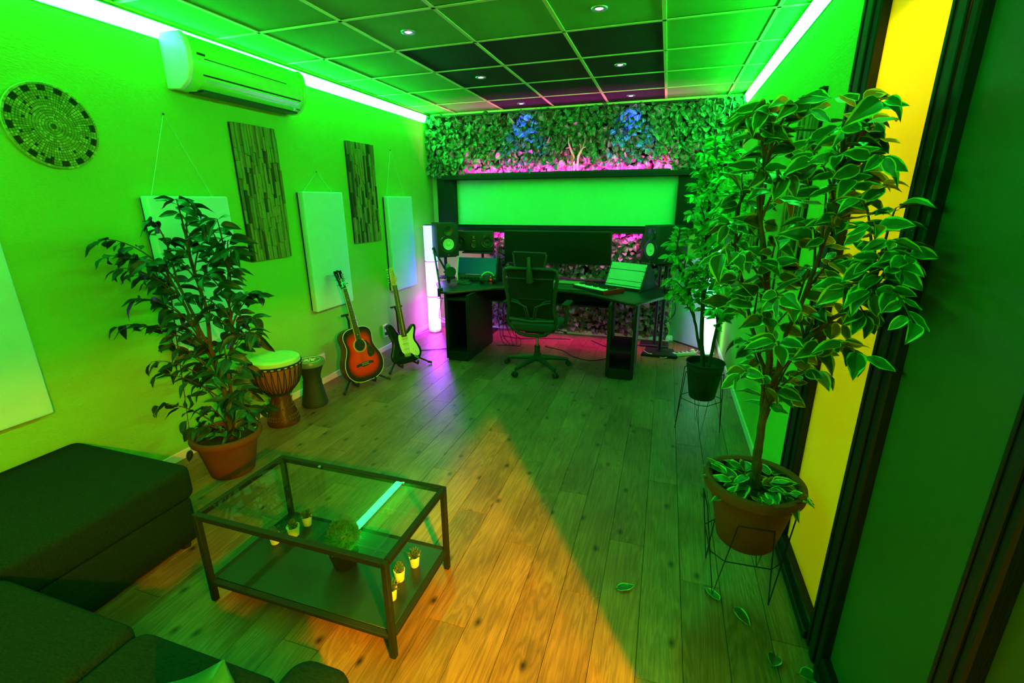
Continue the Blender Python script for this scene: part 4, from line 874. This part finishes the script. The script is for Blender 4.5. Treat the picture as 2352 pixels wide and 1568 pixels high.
T1 = [(0.33,1.96,1.1),(0.57,1.82,1.71),(0.48,1.88,1.54),(0.58,1.76,1.24),(0.51,1.47,1.57),(0.56,1.89,1.93),(0.54,2.09,1.23),(0.43,2.06,0.96),(0.19,1.76,1.46),(0.32,1.95,1.56),(0.29,1.86,1.74),(0.33,2.05,1.95),(0.54,1.49,1.48),(0.47,1.7,1.76),(0.26,2.01,1.65),(0.53,1.44,1.4),(0.41,1.99,1.39),(0.54,2.04,1.39),(0.3,1.86,1.44),(0.4,1.83,1.91),(0.26,2.08,1.24),(0.55,1.36,1.47),(0.42,2.07,1.81),(0.57,1.88,1.03),(0.42,2.06,1.64),(0.46,1.69,1.84),(0.59,1.88,1.45),(0.39,1.7,1.17),(0.35,1.93,1.3),(0.52,1.57,1.39),(0.6,1.68,1.67),(0.52,1.75,1.58),(0.6,2.1,1.07),(0.52,1.97,1.67),(0.6,1.69,1.18),(0.31,1.92,1.85),(0.53,2.05,0.92),(0.57,1.78,1.84),(0.38,1.91,1.49),(0.38,1.9,1.21),(0.22,1.96,1.55),(0.5,1.56,1.63),(0.52,1.52,1.74),(0.54,1.42,1.53),(0.38,1.83,1.72),(0.49,2.0,1.85),(0.54,1.77,1.31),(0.43,1.79,1.75),(0.26,1.97,1.35),(0.58,1.6,1.31),(0.24,1.81,1.89),(0.37,1.71,1.33),(0.27,1.77,1.92),(0.28,2.09,1.94),(0.34,1.71,1.91),(0.51,1.56,1.88),(0.59,1.79,1.81),(0.58,1.54,1.61),(0.57,1.38,1.5),(0.54,1.23,1.37),(0.59,1.57,1.19),(0.47,1.92,0.93),(0.29,1.7,1.05)]
T2 = [(0.48,3.54,1.19),(0.35,3.56,1.69),(0.32,3.17,1.38),(0.27,3.36,1.85),(0.24,3.5,1.6),(0.45,3.37,0.9),(0.46,3.16,1.45),(0.23,3.42,1.74),(0.28,3.51,0.99),(0.45,3.45,0.99),(0.26,3.37,1.45),(0.31,3.28,1.11),(0.43,3.18,1.53),(0.38,3.52,0.96),(0.35,3.13,1.51),(0.43,3.34,1.73),(0.16,3.4,1.8),(0.29,3.5,1.95),(0.41,3.32,1.81),(0.09,3.37,1.45),(0.26,3.21,1.25),(0.14,3.25,1.29),(0.08,3.34,1.21),(0.34,3.2,1.22),(0.29,3.12,1.57),(0.32,3.15,0.96),(0.14,3.18,1.55),(0.18,3.47,1.37),(0.18,3.26,1.9),(0.32,3.15,1.76),(0.37,3.18,1.63),(0.48,3.37,1.62),(0.22,3.38,1.52),(0.56,3.58,1.1),(0.39,3.53,1.93),(0.4,3.29,1.31),(0.51,3.35,1.33),(0.51,3.36,1.04),(0.16,3.31,1.13),(0.24,3.59,2.01),(0.28,3.51,1.31),(0.14,3.21,1.65),(0.4,3.24,1.4),(0.54,3.4,1.24),(0.07,3.46,1.36),(0.5,3.24,0.96),(0.34,3.32,1.83),(0.45,3.42,1.12),(0.2,3.26,1.2),(0.33,3.24,1.44),(0.18,3.38,1.45),(0.25,3.49,1.08),(0.16,3.61,1.73),(0.24,3.25,1.67),(0.17,3.37,1.05),(0.36,3.15,1.11),(0.32,3.31,1.28),(0.27,3.34,1.77),(0.22,3.36,1.83),(0.29,3.13,1.51),(0.44,3.42,1.67),(0.37,3.13,1.57),(0.44,3.41,1.46),(0.28,3.23,1.18),(0.04,3.48,1.34),(0.04,3.25,1.28),(0.05,3.43,1.1),(0.07,3.37,1.02),(0.17,3.33,1.01),(0.26,3.59,2.02),(0.31,3.58,1.99)]
T3 = [(-2.77,1.88,0.83),(-2.16,1.78,1.54),(-2.54,1.73,1.35),(-2.3,1.98,1.01),(-2.44,2.0,1.43),(-2.56,1.88,0.46),(-2.83,2.01,0.57),(-2.33,1.9,0.88),(-2.76,1.79,1.36),(-2.19,1.75,1.28),(-2.26,1.69,1.19),(-2.38,1.94,0.32),(-2.31,2.04,0.87),(-2.43,2.04,1.35),(-2.64,1.87,1.54),(-2.63,1.95,1.43),(-2.77,1.79,1.12),(-2.13,1.92,1.16),(-2.58,1.85,0.97),(-2.45,1.89,0.87),(-2.24,1.75,1.08),(-2.25,1.75,0.74),(-2.64,1.95,0.27),(-2.8,1.98,1.21),(-2.38,1.84,1.39),(-2.26,1.82,0.57),(-2.15,1.86,1.3),(-2.82,1.94,1.07),(-2.38,2.06,0.68),(-2.05,1.74,0.56),(-2.77,1.81,1.25),(-2.2,1.89,0.6),(-2.77,1.72,1.3),(-2.76,1.81,0.96),(-2.34,1.92,1.15),(-2.06,1.69,0.87),(-2.69,1.91,0.77),(-2.42,1.9,1.48),(-2.14,1.88,1.45),(-2.45,1.79,1.35),(-2.15,1.96,1.02),(-2.7,2.04,0.68),(-2.24,1.72,1.65),(-2.45,1.95,1.62),(-2.81,1.71,1.45),(-2.75,1.67,1.37),(-2.85,1.71,0.98),(-2.21,2.05,1.12),(-1.91,1.75,0.99),(-2.85,1.83,0.73),(-2.83,1.81,0.46),(-2.78,1.79,0.67),(-2.3,2.06,0.42),(-2.83,1.93,0.1),(-2.61,1.84,0.34),(-2.01,1.79,1.42),(-2.02,1.73,1.56)]
# ================================================================== FIG TREES
def leafmesh(mg,me_,L=1,W=.44,cup=.22,droop=.25,tip=True,seed=0,edge=.24):
    rn=random.Random(seed); bm=MB(); v=bm.bm.verts.new
    st=[0,.06,.17,.31,.46,.61,.75,.87,.95,1.0]; wd=[.03,.42,.80,.98,1,.90,.68,.38,.15,0]
    rows=[]; ph=rn.uniform(0,6)
    for s_,w_ in zip(st,wd):
        hw=w_*W/2; z=-droop*s_*s_+.02*math.sin(s_*9+ph); row=[]
        ew=max(1-edge*(1+.7*rn.uniform(-1,1))/max(w_,.5),.05)
        for y in (-1,-ew,-.045,.045,ew,1):
            yy=y*hw; row.append(v((s_,yy,z+abs(y)*hw*cup*2+.012*math.sin(s_*14+ph+y*2)*abs(y))))
        rows.append(row)
    for a,b_ in zip(rows,rows[1:]):
        for k in range(5):
            f=bm.bm.faces.new((a[k],a[k+1],b_[k+1],b_[k])); f.material_index=[1,0,2,0,1][k]
    bm.tube([(-.14,0,.01),(0,0,0)],[.012,.012],4,mi=2)
    return bm.mesh('leaf',[mg,me_,M_rib],True,3)
def bez(a,b,c,d,n):
    out=[]
    for i in range(n+1):
        t=i/n; out.append(a*(1-t)**3+b*3*t*(1-t)**2+c*3*t*t*(1-t)+d*t**3)
    return out
def figtree(name,label,cat_,base,trunks,tips,LM,lsize,per,mb,seed,potf,extra=0,stuff=0,xmax=.655,xmin=XL+.02):
    t=thing(name,label,cat_,base); rn=random.Random(seed); Bv=Vector(base); potf(t)
    nodes=[]
    for tr,r0,r1 in trunks:
        P=[Vector(p)-Bv for p in tr]; Q=[]
        for i in range(len(P)-1):
            for k in range(4): Q.append(P[i].lerp(P[i+1],k/4)+Vector((rn.uniform(-1,1),rn.uniform(-1,1),0))*.004)
        Q.append(P[-1]); MB().tube(Q,[r0+(r1-r0)*i/(len(Q)-1) for i in range(len(Q))],8).ob('trunk',mb,t); nodes+=Q
    cnt=0; sv=[];sf=[];smi=[]
    for tp in tips:
        T=Vector(tp)-Bv
        best=min((q for q in nodes if q.z<T.z+.12),key=lambda q:(q-T).length+max(0,.18-(T.z-q.z))*1.2,default=nodes[-1])
        d=T-best; L=d.length; m1=best+Vector((d.x*.25,d.y*.25,max(.05,d.z*.5)+.08*L)); m2=best+Vector((d.x*.72,d.y*.72,d.z*.9+.12*L))
        pts=bez(best,m1,m2,T,8); MB().tube(pts,[.0055-.0042*i/8 for i in range(9)],5).ob('branch',mb,t)
        n=per+rn.choice((-1,0,0,1)); n=max(3,n)
        for k in range(n+(stuff if stuff else 0)):
            f=1-.80*(k/(n+stuff))**1.1 if k else 1; f=max(.2,f); i=min(7,int(f*8)); p=pts[i].lerp(pts[i+1],f*8-i) if f<1 else pts[8]
            tan=(pts[i+1]-pts[i]).normalized(); side=1 if k%2 else -1
            perp=tan.cross(Vector((0,0,1))); perp=perp.normalized() if perp.length>.05 else Vector((1,0,0))
            dv=(tan*.5+perp*side*rn.uniform(.5,1.2)*(0.15 if k==0 else 1)+Vector((rn.uniform(-.3,.3),rn.uniform(-.45,.25),rn.uniform(-.75,.15)))).normalized()
            up=(Vector((0,-.45,.9))+Vector((rn.gauss(0,.6),rn.gauss(-.2,.6),rn.gauss(0,.2)))); yv=up.cross(dv).normalized(); zv=dv.cross(yv)
            s=lsize*rn.uniform(.72,1.15)*max(.72,min(1,(p.y+Bv.y)/(Bv.y-.1))); M=Matrix.Identity(4)
            pz=p+dv*s*.13
            e=pz+dv*s
            if e.x+Bv.x>xmax or e.x+Bv.x<xmin: 
                dv.x*=-.6; dv.normalize(); yv=up.cross(dv).normalized(); zv=dv.cross(yv); pz=p+dv*s*.13
            for r_ in range(3): M[r_][0]=dv[r_]*s;M[r_][1]=yv[r_]*s;M[r_][2]=zv[r_]*s
            M.translation=pz; me=rn.choice(LM)
            if k<n and cnt<300-extra: inst('leaf',me,t,M=M); cnt+=1
            else:
                o=len(sv); sv.extend([tuple(M@v.co) for v in me.vertices])
                for pl in me.polygons: sf.append([o+i for i in pl.vertices]); smi.append(pl.material_index)
    if sv:
        me=bpy.data.meshes.new('small_leaves'); me.from_pydata(sv,[],sf)
        for q in LM[0].materials: me.materials.append(q)
        me.polygons.foreach_set('material_index',smi); me.polygons.foreach_set('use_smooth',[True]*len(me.polygons)); me.update(); o=inst('small_leaves',me,t); o['kind']='stuff'
    return t
def potleaves(t,c,r,z,LM,s,n,seed):
    rn=random.Random(seed)
    for k in range(n):
        a=rn.uniform(0,2*PI); q=r*rn.uniform(.1,.8); p=Vector((c[0]+q*math.cos(a),c[1]+q*math.sin(a),z+rn.uniform(.0,.05)*(1.3-q/r)))
        a2=a+rn.gauss(0,.7); dv=Vector((math.cos(a2),math.sin(a2),rn.uniform(-.1,.55))).normalized(); up=Vector((rn.gauss(0,.2),rn.gauss(0,.2),1)); yv=up.cross(dv).normalized(); zv=dv.cross(yv); M=Matrix.Identity(4)
        ss=s*rn.uniform(.7,1.1)
        for i in range(3): M[i][0]=dv[i]*ss;M[i][1]=yv[i]*ss;M[i][2]=zv[i]*ss
        M.translation=p; inst('leaf',rn.choice(LM),t,M=M)
def pot(t,rb,rt,z0,z1,M_,lip=.02,liph=.035,rings=True):
    h=z1-z0
    MB().lathe([(0,z0),(rb*.94,z0),(rb,z0+.008),(rb+(rt-lip-rb)*.55,z0+h*.5),(rt-lip,z1-liph),(rt-.004,z1-liph+.008),(rt,z1-liph*.45),(rt-.004,z1-.003),(rt-lip*.7,z1),(rt-lip*1.2,z1-.008),(rt-lip*1.4,z1-.05),(0,z1-.052)],n=48).ob('pot',M_,t)
    MB().lathe([(0,z1-.042),(rt-lip*1.5,z1-.045)],n=28).ob('soil',M_soil,t)
def wirestand(name,label,base,rfoot,rtop,ztop,rot,zlow,rlow):
    t=thing(name,label,'plant stand',base)
    for k in range(4):
        a=rot+PI/2*k; ft=Vector((rfoot*math.cos(a),rfoot*math.sin(a),.004)); up=[Vector((rtop*math.cos(a+s*.41),rtop*math.sin(a+s*.41),ztop)) for s in (-1,1)]
        MB().tube([up[0],ft,up[1]],.0028,6).ob('hairpin_leg',M_blackmat,t)
        a2=a+PI/2; q=[Vector((rtop*math.cos(a+.41),rtop*math.sin(a+.41),ztop)),Vector((rtop*math.cos(a2-.41),rtop*math.sin(a2-.41),ztop))]; 
        MB().tube(q,.0028,6).ob('top_bar',M_blackmat,t)
    zf=zlow/ztop; pts=[Vector((rlow*math.cos(rot+PI/2*k),rlow*math.sin(rot+PI/2*k),zlow)) for k in range(5)]
    L=[]
    for k in range(4):
        a=rot+PI/2*k; f=Vector((rfoot*math.cos(a),rfoot*math.sin(a),.004)); 
        for s in (-1,1): u=Vector((rtop*math.cos(a+s*.41),rtop*math.sin(a+s*.41),ztop)); L.append(f.lerp(u,zf))
    L.append(L[0]); MB().tube(L,.0025,6,cap=False).ob('lower_ring',M_blackmat,t)
    return t
LV=[leafmesh(M_leafg,M_leafe,W=.46+.04*k,cup=.05+.06*k,droop=.06+.10*k,seed=k,edge=.20) for k in range(5)]
LD=[leafmesh(M_leafd,M_leafd,W=.40+.03*k,cup=.12+.08*k,droop=.2+.12*k,seed=10+k) for k in range(4)]
LM2=[leafmesh(M_leaf2,M_leaf2,W=.42+.03*k,cup=.10+.07*k,droop=.15+.12*k,seed=20+k) for k in range(4)]
b1=(.435,1.905,0)
def p1(t): pot(t,.115,.195,.235,.53,M_terra,.028,.05); potleaves(t,(0,0),.175,.485,LV,.095,58,3)
figtree('variegated_fig_tree','large variegated fig tree in a terracotta pot on a wire stand by the black posts','potted tree',b1,
 [([(.434,1.905,.46),(.430,1.90,.72),(.435,1.905,.91),(.415,1.91,1.09),(.388,1.91,1.257),(.352,1.91,1.417),(.306,1.90,1.60),(.30,1.89,1.78)],.017,.006),
  ([(.455,1.90,.46),(.442,1.915,.62),(.424,1.895,.76),(.450,1.90,.92),(.46,1.89,1.15),(.50,1.84,1.40),(.52,1.80,1.65),(.50,1.82,1.85)],.012,.005),
  ([(.42,1.925,.46),(.440,1.885,.66),(.428,1.915,.82),(.41,1.93,1.0),(.34,1.98,1.2),(.27,2.02,1.42),(.25,2.0,1.6)],.010,.005),
  ([(.44,1.90,.95),(.48,1.83,1.12),(.54,1.72,1.26),(.58,1.58,1.36)],.011,.005)],T1,LV,.088,6,M_bark,11,p1,extra=58,stuff=3)
wirestand('wire_plant_stand','black wire hairpin stand under the large terracotta pot',(.425,1.905,0),.155,.178,.405,PI/4+.05,.205,.0)
b2=(.345,3.365,0)
def p2(t): pot(t,.088,.132,.272,.545,mat('black_plastic_pot',(.014,.015,.014),.5),.006,.012)
figtree('green_fig_tree','green fig tree in a black plastic pot on a wire stand by the right wall','potted tree',b2,
 [([(.33,3.37,.5),(.29,3.36,.82),(.28,3.36,1.12),(.255,3.37,1.45),(.25,3.38,1.75),(.27,3.36,1.95)],.016,.006),
  ([(.30,3.37,.62),(.25,3.36,.80),(.216,3.35,.942),(.16,3.34,1.09),(.08,3.33,1.25)],.010,.005),
  ([(.37,3.36,.5),(.40,3.36,.9),(.42,3.38,1.3),(.44,3.38,1.6)],.012,.005)],T2,LM2,.058,6,M_bark2,12,p2,stuff=18)
wirestand('wire_plant_stand','black wire hairpin stand under the black plastic pot',(.341,3.365,0),.155,.135,.475,.04,.26,.0)
b3=(-2.50,1.935,0)
def p3(t): pot(t,.125,.20,0,.275,M_terra,.028,.045); potleaves(t,(.04,-.02),.17,.255,[leafmesh(M_leafg,M_leafe,W=.6,seed=50,edge=.1)],.085,12,4)
figtree('dark_fig_tree','dark leaved fig tree in a terracotta pot on the floor by the left wall','potted tree',b3,
 [([(-2.46,1.93,.23),(-2.40,1.90,.57),(-2.413,1.88,.84),(-2.396,1.88,1.09),(-2.43,1.88,1.33),(-2.44,1.88,1.53)],.014,.006),
  ([(-2.50,1.95,.23),(-2.42,1.92,.50),(-2.43,1.90,.70),(-2.50,1.90,.88),(-2.58,1.89,1.12),(-2.66,1.88,1.32)],.011,.005),
  ([(-2.47,1.97,.23),(-2.34,1.90,.71),(-2.25,1.90,.92),(-2.237,1.90,1.10),(-2.22,1.92,1.25)],.010,.005),
  ([(-2.42,1.90,.75),(-2.47,1.88,.95),(-2.56,1.88,1.20),(-2.60,1.90,1.38)],.010,.005)],T3,LD,.098,6,M_bark,13,p3,extra=14,stuff=3)
# fallen leaves
for k,(x,y,rz,l,ms) in enumerate(((-.075,1.69,.5,'single fallen fig leaf in the middle of the floor',1),(.345,1.755,2.2,'fallen fig leaf at the foot of the wire stand, left one of the pair',1),(.40,1.735,-.9,'fallen fig leaf at the foot of the wire stand, right one of the pair',1),(.50,1.50,1.2,'curled fallen leaf by the black post in the bottom right corner, left one',1),(.585,1.495,.1,'curled fallen leaf by the black post in the bottom right corner, right one',1))):
    o=inst('fallen_leaf',LV[k%5],None,(x,y,.012),rot=(.1,-.05,rz),scale=.085); tag(o,l,'leaf')
# ================================================================== CABLES AND SMALL THINGS
def cable(name,pts,r,label,mt=M_soft,n=6):
    P=[Vector(p) for p in pts]; Q=[]
    for i in range(len(P)-1):
        p0,p1,p2,p3=P[max(i-1,0)],P[i],P[i+1],P[min(i+2,len(P)-1)]
        for k in range(n):
            t=k/n; Q.append(.5*((2*p1)+(-p0+p2)*t+(2*p0-5*p1+4*p2-p3)*t*t+(-p0+3*p1-3*p2+p3)*t**3))
    Q.append(P[-1]); o=MB().tube(Q,r,6).ob(name,mt); tag(o,label,'cable'); return o
cable('floor_cable',[(-1.23,5.05,.006),(-1.0,4.95,.006),(-.85,4.78,.006),(-.65,4.70,.006),(-.47,4.83,.006)],.005,'dark cable snaking over the floor behind the office chair')
cable('floor_cable',[(-1.86,5.35,.006),(-1.6,5.28,.006),(-1.3,5.38,.006),(-1.0,5.42,.006)],.004,'thin cable on the floor along the lower leaf wall')
cable('floor_cable',[(-.75,5.45,.006),(-.55,5.25,.006),(-.35,5.22,.006),(-.2,5.4,.006),(-.05,5.5,.006)],.004,'thin cable on the floor between desk pedestal and leaf wall')
cable('power_cable',[(XL+.045,4.40,.195),(-2.86,4.42,.10),(-2.74,4.45,.012),(-2.45,4.55,.006),(-2.2,4.75,.006),(-2.17,5.0,.006)],.004,'black cable from the wall outlet past the tube lamp to the desk')
cable('lamp_cable',[(-2.86,5.28,.01),(-2.92,4.9,.008),(-2.90,4.6,.008)],.003,'white thin cable along the skirting under the tube lamp',M_white)
cable('hanging_cable',[(-2.18,4.36,.66),(-2.25,4.40,.45),(-2.22,4.45,.40),(-2.16,4.5,.30),(-2.16,4.6,.01)],.003,'thin cable hanging from the microphone clamp')
cable('hanging_cable',[(.08,4.90,.95),(.12,4.85,.75),(.16,4.9,.55),(.08,5.0,.40),(-.02,5.1,.36)],.004,'black cable looping from the speaker stand right of the desk')
rq=random.Random(3)
for k in range(5):
    x=-1.80+.04*k; cable('hanging_cable',[(x,5.1,.60),(x+rq.uniform(-.05,.05),5.1,.35),(x+rq.uniform(-.08,.08),5.1+rq.uniform(-.08,.08),.12),(x+.05,5.05+.05*k,.01),(x+.12,4.98,.008),(x+.02,4.92+.02*k,.008)],.004,'thin black cable in the tangle under the left of the desk, %s'%('leftmost','second from left','middle one','second from right','rightmost')[k])
t=thing('power_strip','white power strip lying on the floor between speaker stand and black pot','power strip',(.30,5.18,0),rz=.55)
MB().box((0,0,.022),(.26,.055,.04),bev=.008,seg=2).ob('body',M_white,t)
for k in range(4): MB().cyl((-.085+.05*k,0,.042),(-.085+.05*k,0,.0435),.019,n=18).ob('socket',M_dmetal,t)
MB().box((.105,0,.05),(.035,.04,.03),bev=.008).ob('plug',M_white,t)
cable('power_cable',[(.20,5.12,.02),(.08,5.0,.008),(.02,5.12,.008),(-.06,5.0,.045),(-.12,5.08,.05)],.0035,'white cable looping from the power strip over the speaker stand foot',M_white)
cable('power_cable',[(.42,5.25,.02),(.47,5.3,.06),(.50,5.36,.12),(.52,5.42,.2)],.0035,'white cable rising from the power strip to the right tube lamp',M_white)
for k,(x0,x1,d,l) in enumerate(((.36,.47,.17,'white thin wire loop hanging over the leaf wall near the right corner, left loop'),(.52,.655,.25,'white thin wire loop hanging over the leaf wall near the right corner, right loop'))):
    cable('wire_loop',[(x0+.02,B-.13,H-.03),(x0,B-.145,H-.03-d*.6),(x0+.02,B-.15,H-.03-d),((x0+x1)/2+.02,B-.15,H-.035-d),(x1,B-.145,H-.03-d*.6),(x1-.02,B-.13,H-.04)],.003,l,M_white)
t=thing('branch_ornament','wooden forked branch ornament standing on the black window frame before the leaves','ornament',(-1.04,B-.13,1.946)); M_orn=mat('pale_driftwood',(.5,.35,.28),.7)
b=MB(); b.tube([(-.02,0,0),(-.025,-.01,.10),(-.03,-.015,.17),(-.06,-.02,.24),(-.09,-.02,.31),(-.09,-.02,.38)],[.012,.012,.014,.012,.009,.004],8); b.tube([(.02,0,0),(.02,-.01,.10),(.025,-.015,.17),(.06,-.02,.24),(.09,-.02,.31),(.10,-.02,.38)],[.012,.012,.014,.012,.009,.004],8); b.ob('branch',M_orn,t)
b=MB(); b.tube([(.06,-.02,.24),(.04,-.03,.30)],[.009,.004],7); b.tube([(.07,-.02,.26),(.12,-.02,.265)],[.007,.004],7); b.tube([(-.07,-.02,.265),(-.12,-.02,.26)],[.007,.004],7); b.box((0,0,.06),(.05,.02,.012)); b.box((0,0,.006),(.09,.05,.012),bev=.003); b.ob('twigs',M_orn,t)
